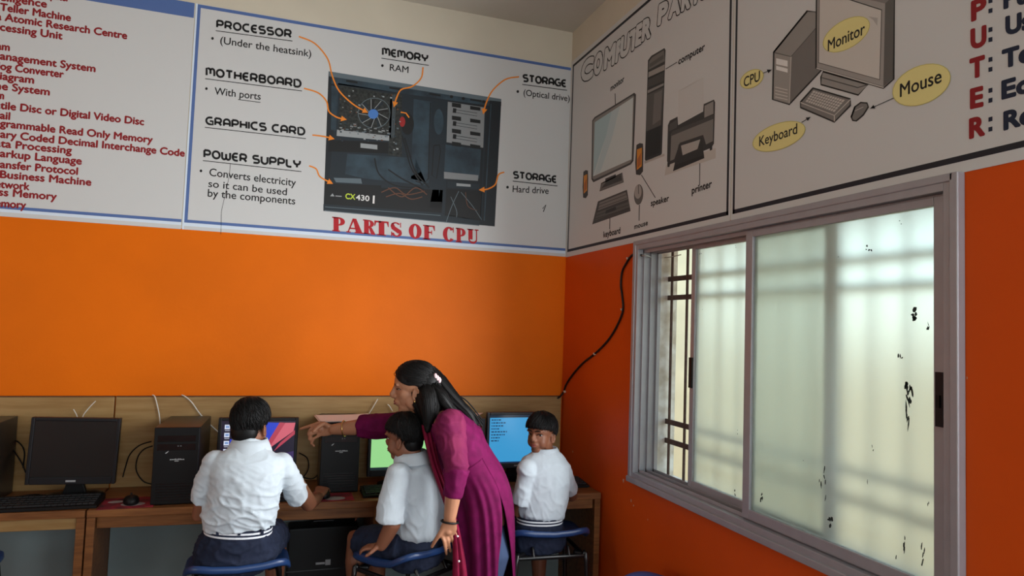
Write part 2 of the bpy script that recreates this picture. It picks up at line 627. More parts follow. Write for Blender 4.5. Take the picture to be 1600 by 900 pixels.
# frames of the windows behind the camera
for nm, (a, b, c, d), ax in (('window_2', WIN2, 0), ('window_3', (-0.4, 1.4, 1.1, 2.4), 1), ('window_4', (-0.9, 1.3, 0.95, 2.15), 2)):
    f2 = MB()
    for (p, q, r, s) in ((a, a + 0.04, c, d), (b - 0.04, b, c, d), (a, b, c, c + 0.04), (a, b, d - 0.04, d), ((a + b) / 2 - 0.02, (a + b) / 2 + 0.02, c, d)):
        f2.span((p, 0.02, r), (q, 0.09, s))
    if ax == 0:
        swapxy(f2)
        f2.v = [p + V((WX, 0, 0)) for p in f2.v]
    elif ax == 1:
        f2.v = [p + V((0, YR - 0.12, 0)) for p in f2.v]
    else:
        swapxy(f2)
        f2.v = [p + V((XL - 0.12, 0, 0)) for p in f2.v]
    struct(nm, f2, ALU)
# ------------------------------------------------------------------ printed banners
class Print:
    """flat printing on a wall banner; shapes given by surveyed photo positions"""
    def __init__(self, side):
        self.side = side
        self.mb = MB()
        self.k = 0

    def pt(self, px, py, k):
        if self.side == 'B':
            return A(px, py, DY - 0.0022 - 0.00012 * k)
        return at(px, py, 0, WX - 0.0022 - 0.00012 * k)

    def poly(self, pts, m, k=0):
        self.mb.add([self.pt(x, y, k) for x, y in pts], [list(range(len(pts)))], m)
        return self

    def line(self, pts, w, m, k=0):
        n = len(pts)
        ws = w if hasattr(w, '__len__') else [w] * n
        L, Rr = [], []
        for i in range(n):
            a, b = pts[max(i - 1, 0)], pts[min(i + 1, n - 1)]
            dx, dy = b[0] - a[0], b[1] - a[1]
            d = sqrt(dx * dx + dy * dy) or 1
            nx, ny = -dy / d * ws[i] / 2, dx / d * ws[i] / 2
            L.append((pts[i][0] + nx, pts[i][1] + ny))
            Rr.append((pts[i][0] - nx, pts[i][1] - ny))
        vs = [self.pt(x, y, k) for x, y in L + Rr]
        self.mb.add(vs, [(i, i + 1, n + i + 1, n + i) for i in range(n - 1)], m)
        return self

    def loop(self, pts, w, m, k=0):
        return self.line(list(pts) + [pts[0], pts[1]], w, m, k)

    def ell(self, cx, cy, rx, ry, m, k=0, rot=0.0, n=28):
        c, s = cos(rot), sin(rot)
        return self.poly([(cx + rx * cos(a) * c - ry * sin(a) * s, cy + rx * cos(a) * s + ry * sin(a) * c) for a in (2 * pi * i / n for i in range(n))], m, k)

    def ring(self, cx, cy, rx, ry, w, m, k=0, rot=0.0, n=28):
        c, s = cos(rot), sin(rot)
        return self.loop([(cx + rx * cos(a) * c - ry * sin(a) * s, cy + rx * cos(a) * s + ry * sin(a) * c) for a in (2 * pi * i / n for i in range(n))], w, m, k)

    def shaded(self, pts, m, mo, wo=2.0, k=0):
        return self.poly(pts, m, k).loop(pts, wo, mo, k + 1)

    def text(self, s, a, b, cap, m, k=2, bold=0.0, prefix='', shear=0.0, skew=None):
        """text with the baseline running from photo position a to b; cap = cap height in photo pixels"""
        vs, fs, wd, wp = glyphs(prefix + s, 0.0, prefix, shear)
        Pa, Pb = self.pt(*a, k), self.pt(*b, k)
        Pc = self.pt(a[0], a[1] - cap, k)
        u = (Pb - Pa) / (wd - wp)
        up = V((0, 0, (Pc - Pa).z / CAPH))
        if skew:
            up = up + u.normalized() * skew * up.z
        sh = [(0, 0)]
        if bold:
            kk = 4 if bold < 0.05 else 28
            sh += [(bold * cos(2 * pi * i / kk), bold * sin(2 * pi * i / kk)) for i in range(kk)]
        ux = u.normalized() * (up.length)
        for j, (dx, dy) in enumerate(sh):
            off = self.pt(*a, k + 0.02 * j) - Pa
            self.mb.add([Pa + off + u * (x - wp) + ux * dx + up * (y + dy) for x, y in vs], fs, m)
        return self

    def done(self, name, parent):
        return obj(name, self.mb, None, parent, world=True)


CAPH = 0.682


def arc(cx, cy, rx, ry, a0, a1, n=8):
    return [(cx + rx * cos(radians(a0 + (a1 - a0) * i / n)), cy + ry * sin(radians(a0 + (a1 - a0) * i / n))) for i in range(n + 1)]


# rounded single-stroke capitals of the banner headings: (advance width, strokes)
_bw = [(0, 1), (.5, 1)] + arc(.5, .70, .30, .30, 90, -90) + [(0, .40)]
ROUND = {
    'P': (.8, [[(0, 0), (0, 1)], _bw]), 'R': (.84, [[(0, 0), (0, 1)], _bw, [(.48, .40), (.82, 0)]]),
    'O': (.95, [arc(.475, .5, .475, .5, 0, 360, 24) + arc(.475, .5, .475, .5, 0, 20, 1)]), 'C': (.85, [[(.85, 1), (.5, 1)] + arc(.5, .5, .5, .5, 90, 270, 14) + [(.85, 0)]]),
    'E': (.72, [[(.72, 1), (.4, 1)] + arc(.4, .5, .4, .5, 90, 270, 14) + [(.72, 0)], [(.02, .5), (.64, .5)]]),
    'S': (.8, [[(.75, 1), (.28, 1)] + arc(.28, .76, .28, .24, 90, 270) + [(.52, .52)] + arc(.52, .26, .28, .26, 90, -90) + [(.02, 0)]]),
    'M': (1.05, [[(0, 0), (0, 1), (.22, 1)] + arc(.26, .70, .265, .30, 90, 0) + [(.525, .25)], [(.525, .72)] + arc(.79, .70, .265, .30, 180, 0) + [(1.055, 0)]]),
    'T': (.85, [[(0, 1), (.85, 1)], [(.425, 1), (.425, 0)]]), 'H': (.8, [[(0, 0), (0, 1)], [(.8, 0), (.8, 1)], [(0, .5), (.8, .5)]]),
    'B': (.8, [[(0, 0), (0, 1)], [(0, 1), (.5, 1)] + arc(.5, .77, .24, .23, 90, -90) + [(0, .54)], [(.4, .54), (.52, .54)] + arc(.52, .27, .28, .27, 90, -90) + [(0, 0)]]),
    'A': (.82, [[(0, 0), (0, .6)] + arc(.41, .6, .41, .4, 180, 0, 12) + [(.82, 0)], [(0, .36), (.82, .36)]]),
    'D': (.85, [[(0, 0), (0, 1), (.38, 1)] + arc(.38, .5, .47, .5, 90, -90, 14) + [(0, 0)]]),
    'G': (.9, [[(.85, 1), (.5, 1)] + arc(.5, .5, .5, .5, 90, 270, 14) + [(.9, 0), (.9, .48), (.5, .48)]]), 'I': (.0, [[(0, 0), (0, 1)]]),
    'W': (1.1, [[(0, 1), (0, .30)] + arc(.275, .30, .275, .30, 180, 360) + [(.55, .8)], [(.55, .28)] + arc(.825, .30, .275, .30, 180, 360) + [(1.1, 1)]]),
    'U': (.82, [[(0, 1), (0, .4)] + arc(.41, .4, .41, .4, 180, 360, 12) + [(.82, 1)]]), 'L': (.66, [[(0, 1), (0, .28)] + arc(.28, .28, .28, .28, 180, 270) + [(.66, 0)]]),
    'Y': (.82, [[(0, 1), (0, .78)] + arc(.41, .78, .41, .36, 180, 360, 12) + [(.82, 1)], [(.41, .42), (.41, 0)]]), ' ': (.25, [])}


def round_caps(P, s, a, b, cap, m, k=2, wt=.235):
    W = sum(ROUND[c][0] for c in s) + .34 * (len(s) - 1) + wt
    x = wt / 2
    for c in s:
        w, st = ROUND[c]
        for pl in st:
            q_ = []
            for (u, v) in pl:
                f = (x + u) / W
                q_.append((a[0] + (b[0] - a[0]) * f, a[1] + (b[1] - a[1]) * f - cap * (wt / 2 + v * (1 - wt))))
            P.line(q_, cap * wt, m, k)
        x += w + .34



def tx(side, name, parent, *a, **kw):
    p = Print(side)
    p.text(*a, **kw)
    return p.done(name, parent)

_gl = {}


def glyphs(s, bold, prefix='', shear=0.0):
    key = (s, bold, prefix, shear)
    if key in _gl:
        return _gl[key]

    def conv(t):
        cu = bpy.data.curves.new('lettering', 'FONT')
        cu.body = t
        cu.offset = bold
        cu.resolution_u = 4
        cu.shear = shear
        o = bpy.data.objects.new('lettering', cu)
        COL.objects.link(o)
        dg = bpy.context.evaluated_depsgraph_get()
        me = bpy.data.meshes.new_from_object(o.evaluated_get(dg))
        vs = [(v.co.x, v.co.y) for v in me.vertices]
        fs = [list(p.vertices) for p in me.polygons]
        bpy.data.objects.remove(o)
        bpy.data.meshes.remove(me)
        return vs, fs
    vs, fs = conv(s)
    x0 = min(v[0] for v in vs)
    vs = [(x - x0, y) for x, y in vs]
    wd = max(v[0] for v in vs)
    wp = 0.0
    if prefix:
        v2, _ = conv(s[len(prefix):])
        wp = wd - (max(v[0] for v in v2) - min(v[0] for v in v2))
    _gl[key] = (vs, fs, wd, wp)
    return _gl[key]


BZ0, BZ1 = 1.933, 3.028
XM = -0.463      # joint between the two sheets on the back wall


def banner(name, label, a, b):
    r = thing(name, label, 'banner', ((a[0] + b[0]) / 2, (a[1] + b[1]) / 2, BZ0))
    obj('sheet', MB().span(a, b), BANNER, r, world=True)
    return r


# --- sheet of abbreviations
bn = banner('wall_banner', 'printed banner listing abbreviations in red letters, left end of the back wall', (-2.6, DY - 0.002, BZ0), (XM - 0.004, DY - 0.0002, BZ1))
P = Print('B')
P.mb.add([(x, DY - 0.0023, z) for x, z in ((-2.6, 1.966), (XM - 0.004, 1.966), (XM - 0.004, 1.980), (-2.6, 1.980))], [(0, 1, 2, 3)], BLUEINK)
P.mb.add([(x, DY - 0.0023, z) for x, z in ((-2.6, 2.955), (XM - 0.006, 2.955), (XM - 0.006, BZ1), (-2.6, BZ1))], [(0, 1, 2, 3)], BLUEINK)
P.mb.add([(x, DY - 0.0023, z) for x, z in ((-2.6, 1.952), (XM - 0.004, 1.952), (XM - 0.004, 1.966), (-2.6, 1.966))], [(0, 1, 2, 3)], PALEBLUE)
P.done('border_lines', bn)
for s, pre, rx, ry, lx in (('uter', 'Comp', 108, 2.5, 86), ('elligence', 'Artificial Int', 72.5, 11.8, 0), ('Teller Machine', 'Automated ', 110, 33, 0),
                           ('Atomic Research Centre', 'Bhabha ', 198, 61, 7.5), ('cessing Unit', 'Central Pro', 97, 61.5, 0), ('m', 'Progra', 14.5, 79.5, 3),
                           ('anagement System', 'Database M', 148.5, 112.5, 0), ('og Converter', 'Digital Anal', 99, 121.5, 0.5), ('iagram', 'Data Flow D', 52.5, 130.5, 0),
                           ('e System', 'Onlin', 77, 149, 3), ('n', 'Desig', 5.5, 155, 0), ('tile Disc or Digital Video Disc', 'Versa', 224.5, 195.5, 0.5), ('ail', 'Electronic M', 15, 187, 0),
                           ('grammable Read Only Memory', 'Electrically Pro', 238, 223.5, 0), ('ary Coded Decimal Interchange Code', 'Extended Bin', 288, 244.5, 0.5),
                           ('ta Processing', 'Electronic Da', 111.5, 240.5, 1), ('arkup Language', 'Hypertext M', 127, 257, 0), ('ansfer Protocol', 'Hypertext Tr', 121, 273, 0),
                           ('Business Machine', 'International ', 142, 290, 0), ('twork', 'Local Area Ne', 45.5, 297, 1), ('ess Memory', 'Random Acc', 88, 312.5, -12), ('mory', 'Read Only Me', 40, 326, 2)):
    Pr = A(rx, ry, DY)
    lo, hi = ry - 60, ry + 60        # left end at the same height on the wall
    for _ in range(40):
        mid = (lo + hi) / 2
        if A(lx, mid, DY).z > Pr.z: lo = mid
        else: hi = mid
    tx('B', 'red_lettering', bn, s, (lx, lo), (rx, ry), 11.4, MAROON, bold=0.040, prefix=pre)

# --- sheet "PARTS OF CPU"
bn = banner('wall_banner', 'printed banner PARTS OF CPU with a photo of an open computer case', (XM, DY - 0.002, BZ0), (WX - 0.003, DY - 0.0002, BZ1))
P = Print('B')


def bstrip(x0, x1, z0, z1, m, k=0):
    y = DY - 0.0022 - 0.00012 * k
    P.mb.add([(x0, y, z0), (x1, y, z0), (x1, y, z1), (x0, y, z1)], [(0, 1, 2, 3)], m)


bstrip(XM + 0.008, WX - 0.006, 3.010, 3.026, BLUEINK)
bstrip(XM + 0.008, WX - 0.006, 1.966, 1.980, BLUEINK)
bstrip(XM + 0.008, WX - 0.006, 1.950, 1.966, PALEBLUE)
bstrip(XM + 0.008, XM + 0.022, 1.980, 3.010, BLUEINK)
bstrip(XM, XM + 0.008, BZ0, BZ1, PALEBLUE)
P.done('border_lines', bn)
for s, a, b, cap in (('PROCESSOR', (338, 44), (456, 60), 13.5), ('MOTHERBOARD', (321.5, 119), (471, 138), 14), ('GRAPHICS CARD', (321, 195), (477, 212.5), 13.5), ('POWER SUPPLY', (318, 247), (470, 264), 14),
                     ('MEMORY', (597, 87), (669, 98), 13), ('STORAGE', (817, 128), (885, 137), 12.5), ('STORAGE', (802, 279), (870, 286.5), 12)):
    P = Print('B')
    round_caps(P, s, a, b, cap * 1.02, INK)
    sl = (b[1] - a[1]) / (b[0] - a[0])
    P.line([(a[0] - 1, a[1] + 4 - sl), (b[0] + 1, b[1] + 4 + sl)], 1.2, INK, 1)
    P.done('heading', bn)
for s, a, b, cap in (('(Under the heatsink)', (344, 68), (486, 89), 10.5), ('With ports', (335, 147.5), (407, 156), 10.5), ('RAM', (609, 110), (638, 114), 9.5), ('(Optical drive)', (818, 149), (890, 158.5), 9),
                     ('Hard drive', (801, 300), (857, 303), 9.5), ('Converts electricity', (327, 274.5), (462, 291), 11), ('so it can be used', (325.5, 292), (448, 305), 10.5), ('by the components', (324.5, 307), (461, 319.5), 11)):
    tx('B', 'caption', bn, s, a, b, cap * 1.06, INK, bold=0.010)
P = Print('B')
P.line([(372, 155.5), (407, 160)], 1.0, INK, 1)
P.done('underline', bn)
for x, y in ((332, 60), (322.5, 138.5), (597.5, 102.5), (809, 143), (793, 292.5), (314, 267)):
    P = Print('B')
    P.ell(x, y, 2.0, 2.2, INK, 2)
    P.done('bullet_point', bn)
P = Print('B')
P.line([(849, 331), (853, 320), (848, 326)], 1.4, INK, 1)
P.done('scuff_mark', bn)

# photo of the open case: positions read in a 2.8125x enlargement
DK = mat('print_black', (14, 16, 18), 0.5)
CASE = mat('print_case', (22, 29, 35), 0.5)
STEEL = mat('print_steel', (50, 70, 82), 0.5, rgb2=(30, 44, 54), vscale=9)
STEELD = mat('print_steel_dark', (26, 37, 45), 0.5)
RIMG = mat('print_rim', (92, 106, 114), 0.5)
LITE = mat('print_light', (150, 156, 158), 0.5)
BAY = mat('print_bay', (128, 132, 134), 0.5)
BOARDP = mat('print_circuit', (18, 21, 20), 0.5, rgb2=(50, 54, 52), vscale=70)
FANB = mat('print_fan_blue', (70, 120, 190), 0.5)
REDP = mat('print_red', (150, 34, 34), 0.5)
BRN = mat('print_brown', (96, 60, 40), 0.5)
LIME = mat('print_lime', (186, 206, 60), 0.5)
PWHITE = mat('print_white', (222, 222, 220), 0.5)
P = Print('B')


def q(*c):
    return [(500 + c[i] / 2.8133, 80 + c[i + 1] / 2.8125) for i in range(0, len(c), 2)]


P.poly(q(38, 88, 797, 210, 768, 770, 15, 702), CASE)
P.poly(q(38, 88, 797, 210, 797, 240, 40, 110), RIMG, 1).poly(q(52, 112, 745, 220, 745, 240, 50, 142), STEEL, 2)
P.poly(q(80, 140, 560, 218, 552, 712, 30, 668), STEELD, 2)
P.poly(q(412, 210, 490, 222, 478, 580, 400, 560), STEEL, 3).poly(q(120, 450, 420, 470, 470, 590, 200, 560, 110, 540), STEEL, 3)
P.poly(q(50, 150, 82, 160, 70, 350, 48, 345), STEEL, 3)
P.poly(q(90, 150, 320, 190, 312, 385, 80, 360), BOARDP, 4).poly(q(310, 185, 360, 190, 360, 465, 300, 455), BOARDP, 4)
P.poly(q(40, 390, 300, 400, 300, 450, 36, 440), DK, 5)
P.poly(q(75, 345, 305, 372, 303, 394, 73, 372), LITE, 5).poly(q(178, 404, 252, 412, 252, 432, 178, 424), LITE, 6)
P.poly(q(60, 556, 180, 560, 185, 582, 70, 576), RIMG, 5)
P.poly(q(25, 580, 270, 590, 262, 690, 18, 672), DK, 5)
P.poly(q(260, 600, 540, 610, 535, 715, 260, 690), DK, 4)
P.poly(q(15, 672, 540, 712, 700, 745, 700, 765, 15, 702), STEELD, 6).line(q(22, 684, 530, 722), 1.0, RIMG, 7).line(q(20, 700, 700, 766), 1.2, RIMG, 7)
rng = random.Random(3)
# processor fan
for k in range(50):
    x_ = rng.uniform(80, 300)
    y_ = 312 + (x_ - 80) * .13 + rng.uniform(-4, 40)
    s_ = rng.uniform(3, 10)
    P.poly(q(x_, y_, x_ + s_ * 1.5, y_ + 1, x_ + s_ * 1.3, y_ + s_ * .7, x_, y_ + s_ * .5), (BAY, RIMG, DK, LITE)[k % 4], 6)
for a in range(9):
    t = a * 2 * pi / 9
    P.line([(500 + (236 + 18 * cos(t)) / 2.8133, 80 + (274 + 18 * sin(t)) / 2.8125), (500 + (236 + 64 * cos(t + 0.5)) / 2.8133, 80 + (274 + 62 * sin(t + 0.5)) / 2.8125)], [2.6, 5.0], STEELD if a % 2 else DK, 6)
    P.line([(500 + (236 + 22 * cos(t)) / 2.8133, 80 + (274 + 22 * sin(t)) / 2.8125), (500 + (236 + 66 * cos(t + 0.35)) / 2.8133, 80 + (274 + 64 * sin(t + 0.35)) / 2.8125)], 0.9, LITE, 7)
P.ring(500 + 238 / 2.8133, 80 + 272 / 2.8125, 25, 23.5, 1.0, RIMG, 6)
P.ell(500 + 234 / 2.8133, 80 + 276 / 2.8125, 8, 7.5, FANB, 8)
for k in range(95):
    x, y = rng.uniform(85, 350), rng.uniform(165, 460)
    if 170 < x < 300 and 200 < y < 330 or (x < 300 and y > 395) or y < 150 + (x - 80) * 0.17:
        continue
    s = rng.uniform(2, 7)
    P.poly(q(x, y, x + s * 1.4, y + s * 0.2, x + s * 1.4, y + s * 1.2, x, y + s), (RIMG, STEEL, LITE, BRN)[k % 4], 7)
for k in range(8):
    P.line(q(318 + k * 2, 190, 312 + k * 2, 380), 0.5, RIMG if k % 2 else DK, 6)
P.ell(500 + 385 / 2.8133, 80 + 320 / 2.8125, 10, 17, DK, 5).ell(500 + 362 / 2.8133, 80 + 310 / 2.8125, 4.5, 8, REDP, 6)
P.line(q(355, 268, 378, 272, 392, 292), 2.0, ORINK, 7)
# frame divider and cables
P.poly(q(490, 222, 560, 232, 545, 700, 480, 690, 500, 580), STEELD, 4)
P.ell(500 + 522 / 2.8133, 80 + 310 / 2.8125, 7.5, 20, STEEL, 5)
P.line(q(486, 225, 476, 560, 455, 585, 420, 570), 1.6, DK, 5)
P.loop(q(500, 415, 525, 412, 530, 440, 512, 560, 492, 545), 1.6, DK, 6)
for pts in ((360, 370, 375, 420, 400, 510, 450, 590), (372, 380, 390, 440, 420, 530, 480, 600), (300, 520, 360, 560, 420, 590, 480, 620), (240, 470, 260, 540, 330, 590, 440, 600)):
    P.line([tuple(x) for x in smoothpath(q(*pts))], 2.2, DK, 6)
for pts in ((270, 620, 330, 600, 380, 630, 460, 615), (300, 600, 360, 640, 420, 600, 470, 630), (290, 640, 350, 625, 400, 650, 450, 640)):
    P.line([tuple(x) for x in smoothpath(q(*pts))], 1.5, BRN, 7)
# drive cage
P.poly(q(562, 222, 728, 248, 722, 425, 556, 400), BAY, 5)
for k in range(4):
    o = k * 57
    P.poly(q(580, 226 + o, 620, 232 + o, 620, 250 + o, 580, 244 + o), DK, 6).poly(q(660, 240 + o * 0.98, 705, 247 + o * 0.98, 705, 262 + o * 0.98, 660, 256 + o * 0.98), DK, 6)
    if k < 3:
        P.loop(q(590, 256 + o, 690, 272 + o, 690, 285 + o, 590, 268 + o), 0.7, STEELD, 6).poly(q(585, 250 + o, 600, 252 + o, 598, 272 + o, 583, 270 + o), DK, 6)
P.poly(q(552, 410, 708, 432, 700, 560, 545, 545), STEEL, 5).poly(q(545, 530, 696, 545, 694, 570, 545, 560), BAY, 6)
P.poly(q(560, 570, 700, 585, 700, 608, 560, 600), STEELD, 6).poly(q(600, 580, 662, 585, 662, 596, 600, 592), LITE, 7)
P.poly(q(556, 605, 712, 615, 706, 745, 548, 722), DK, 6)
for pts in ((610, 615, 580, 680, 555, 750), (620, 620, 670, 680, 710, 740), (640, 620, 650, 680, 690, 700), (575, 640, 600, 700, 600, 730)):
    P.line([tuple(x) for x in smoothpath(q(*pts))], 1.0, RIMG if pts[0] < 630 else BRN, 7)
P.poly(q(745, 216, 797, 222, 768, 770, 712, 760), CASE, 5).line(q(752, 230, 722, 745), 1.6, STEEL, 6).line(q(728, 245, 708, 745), 2.4, STEELD, 6)
for x, y in ((578, 200), (630, 208), (720, 222)):
    P.ell(500 + x / 2.8133, 80 + y / 2.8125, 2.6, 2.4, DK, 4)
for x, y in ((115, 126), (305, 156), (480, 183), (660, 208)):
    P.poly(q(x, y, x + 50, y + 8, x + 50, y + 16, x, y + 8), DK, 4)
P.text('CX', q(112, 648)[0], q(154, 652)[0], 8.2, LIME, 8, 0.03).text('430', q(158, 653)[0], q(216, 659)[0], 8.2, PWHITE, 8, 0.02)
P.poly(q(233, 634, 241, 635, 239, 670, 231, 669), PWHITE, 8).line(q(68, 636, 95, 638), 1.4, LITE, 8).poly(q(45, 637, 55, 625, 64, 638), LITE, 8)
P.done('case_photo', bn)
# orange pointer arrows


def arrow(pts, k=9, w=2.2):
    P = Print('B')
    s = [tuple(x) for x in smoothpath(pts, 6)]
    P.line(s, w, ORINK, k)
    a, b = s[-3], s[-1]
    d = sqrt((b[0] - a[0]) ** 2 + (b[1] - a[1]) ** 2)
    ux, uy = (b[0] - a[0]) / d, (b[1] - a[1]) / d
    P.poly([(b[0] + ux * 5, b[1] + uy * 5), (b[0] - ux * 4 - uy * 4.5, b[1] - uy * 4 + ux * 4.5), (b[0] - ux * 4 + uy * 4.5, b[1] - uy * 4 - ux * 4.5)], ORINK, k + 1)
    P.done('pointer_arrow', bn)


arrow([(467, 57), (492, 68), (512, 92), (519, 118), (530, 142), (552, 163), (571, 174)])
arrow([(475, 138), (497, 145), (510, 158), (514, 174), (526, 183), (537, 186)])
arrow([(488, 211), (505, 213), (518, 216)])
arrow([(483, 259), (494, 264), (500, 276), (516, 285)])
arrow([(661, 105), (658, 122), (644, 135), (627, 140), (620, 152), (616.5, 163)])
arrow([(811, 120), (790, 124), (770, 141), (760, 160), (756, 174)])
arrow([(788, 269), (779, 273), (774, 288), (763, 295), (753, 296.5)])
# heavy red title PARTS OF CPU in hand-drawn fat serif capitals
GLY = {}


def rect(x0, y0, x1, y1):
    return [(x0, y0), (x1, y0), (x1, y1), (x0, y1)]


def band(cx, cy, ro, ri, a0, a1, n=14):
    out = []
    for i in range(n):
        t0, t1 = (radians(a0 + (a1 - a0) * j / n) for j in (i, i + 1))
        out.append([(cx + ro[0] * cos(t0), cy + ro[1] * sin(t0)), (cx + ro[0] * cos(t1), cy + ro[1] * sin(t1)), (cx + ri[0] * cos(t1), cy + ri[1] * sin(t1)), (cx + ri[0] * cos(t0), cy + ri[1] * sin(t0))])
    return out


_stem = [rect(.10, 0, .48, 1), rect(0, 0, .58, .08), rect(0, .92, .5, 1)]
_bowl = band(.48, .71, (.46, .29), (.13, .19), -90, 90)
GLY['P'] = _stem + _bowl
GLY['R'] = _stem + band(.48, .74, (.42, .26), (.10, .17), -90, 90) + [[(.46, .5), (.70, .5), (1.0, .06), (1.0, 0), (.66, 0)]]
GLY['A'] = [[(.40, 1), (.62, 1), (1.0, .04), (.60, .04)], [(.40, 1), (.47, .86), (.16, .04), (.08, .04)], rect(.22, .26, .72, .36), rect(0, 0, .28, .08), rect(.52, 0, 1.06, .08)]
GLY['T'] = [rect(.30, 0, .70, 1), rect(0, .88, 1, 1), rect(.18, 0, .82, .08), [(0, .62), (.05, .62), (.14, .9), (0, .9)], [(1, .62), (.95, .62), (.86, .9), (1, .9)]]
GLY['S'] = [[(.02, .62), (.30, .92), (.44, 1), (.14, .94)], [(.02, .70), (.10, .52), (.62, .24), (.98, .30), (.92, .46), (.40, .70), (.30, .86), (.10, .92)]] + band(.45, .74, (.42, .27), (.22, .18), 30, 180) + band(.52, .27, (.46, .27), (.2, .18), 180, 370) + [rect(.82, .66, .90, 1), rect(.06, 0, .14, .34)]
GLY['O'] = band(.5, .5, (.52, .52), (.14, .40), 0, 360, 32)
GLY['F'] = _stem + [rect(.4, .90, .95, 1), rect(.4, .46, .72, .56), [(.95, .64), (.89, .64), (.78, .92), (.95, .92)], rect(.66, .36, .73, .66)]
GLY['C'] = band(.52, .5, (.52, .52), (.15, .40), 40, 320, 28) + [rect(.84, .64, .92, 1.0)]
GLY['U'] = [rect(.10, .28, .46, 1), rect(.74, .28, .84, 1), rect(0, .92, .54, 1), rect(.62, .92, .96, 1)] + band(.47, .30, (.37, .31), (.27, .16), 180, 360)
for ch, x0, x1 in (('P', 519, 541), ('A', 541, 567), ('R', 567, 587), ('T', 585, 608), ('S', 610, 629), ('O', 639, 659), ('F', 661, 681), ('C', 692, 711), ('P', 712, 729), ('U', 730, 749)):
    yb0, yb1 = 361 + (x0 - 519) * 20.5 / 230, 361 + (x1 - 519) * 20.5 / 230
    cap = 22.5
    if ch in 'POC' and x0 in (519, 639, 692):
        P = Print('B')
    for pl in GLY[ch]:
        P.poly([(x0 + (x1 - x0) * x * 0.97, yb0 + (yb1 - yb0) * x - cap * y) for x, y in pl], REDINK, 3)
    if x0 in (610, 661, 730):
        P.done('red_title_word', bn)
sc = Print('B')
sc.line([(360, 256), (358, 276), (346, 330), (345, 366)], 0.7, INK, 0)
sc.done('scratch', bn)

# --- right wall: COMPUTER PARTS poster
RJ = 2.020
LBL = 'printed banner COMPUTER PARTS with grey drawings of monitor, tower and printer'
bn = banner('wall_banner', LBL, (WX - 0.002, RJ + 0.003, 1.930), (WX - 0.0002, DY - 0.004, 3.060))
BORD = mat('border_black', (22, 24, 34), 0.5)
P = Print('R')


def rstrip(ya, yb, za, zb, m, k=0):
    x = WX - 0.0022 - 0.00012 * k
    P.mb.add([(x, ya, za), (x, yb, za), (x, yb, zb), (x, ya, zb)], [(0, 1, 2, 3)], m)


ZB, ZT = 1.957, 3.036
rstrip(RJ + 0.012, DY - 0.022, ZB, ZB + 0.015, BORD)
rstrip(RJ + 0.012, DY - 0.022, ZT - 0.015, ZT, BORD)
rstrip(DY - 0.037, DY - 0.022, ZB, ZT, BORD)
rstrip(RJ + 0.012, RJ + 0.024, ZB, ZT, BORD)
P.done('border_lines', bn)
for t, a, b, cap in (('monitor', (954, 142.5), (975, 127), 8.5), ('computer', (1060, 101), (1101, 77.5), 10), ('speaker', (1017, 322), (1045, 314), 9), ('printer', (1081, 303), (1112, 292), 10.5),
                     ('keyboard', (943, 371), (969, 364.5), 9.0), ('mouse', (991, 358), (1012, 351.5), 7.5)):
    tx('R', 'caption', bn, t, a, b, cap, INK, bold=0.034)
for pts in (((961, 146), (961.5, 163)), ((1040, 108), (1058, 97)), ((1002, 273), (1024, 309)), ((1093.5, 255), (1093, 290)), ((953, 341), (952.6, 358)), ((999, 320), (998.5, 345))):
    P = Print('R')
    P.line(pts, 1.1, INK, 2)
    P.done('pointer_line', bn)
P = Print('R')
OUT = mat('outline_white', (198, 200, 200), 0.5)
WORD = (('C', 905, 928, 132, 121), ('O', 925, 942, 122, 112), ('M', 941, 962, 112, 100), ('P', 959, 972, 102, 92), ('U', 966, 985, 95, 83), ('T', 980, 997, 85, 75), ('E', 990, 1005, 76, 67), ('R', 1000, 1018, 68, 58),
        ('P', 1025, 1044, 43, 33), ('A', 1042, 1064, 33, 21), ('R', 1062, 1080, 21, 12), ('T', 1078, 1094, 12, 3), ('S', 1092, 1106, 3, -5))
for n_, (c, xa, xb, ya, yb) in enumerate(WORD):
    sl_ = (yb - ya) / (xb - xa)
    a_, b_ = (xa + 3.5, ya - 3.5 + sl_ * 3.5), (xb - 3.0, yb - 3.5 - sl_ * 3.0)
    P.text(c, a_, b_, 27, INK, 2 + 2 * n_ * .3, bold=0.115, skew=0.10)
    P.text(c, a_, b_, 27, OUT, 2.4 + 2 * n_ * .3, bold=0.072, skew=0.10)
    if n_ == 7:
        P.done('outlined_title_word', bn)
        P = Print('R')
P.done('outlined_title_word', bn)


# tinted greys of the drawings
def grey(v):
    return mat('print_grey_%d' % v, (v, int(v * 0.98), int(v * 0.95)), 0.5)


GB = mat('print_glass_blue', (164, 190, 196), 0.5)
GB2 = mat('print_glass_pale', (196, 206, 206), 0.5)
GB3 = mat('print_glass_mid', (180, 198, 202), 0.5)
AMB = mat('print_amber', (206, 136, 44), 0.5)


def c5(*c):
    return [(760 + c[i] / 2.25, c[i + 1] / 2.25) for i in range(0, len(c), 2)]


P = Print('R')
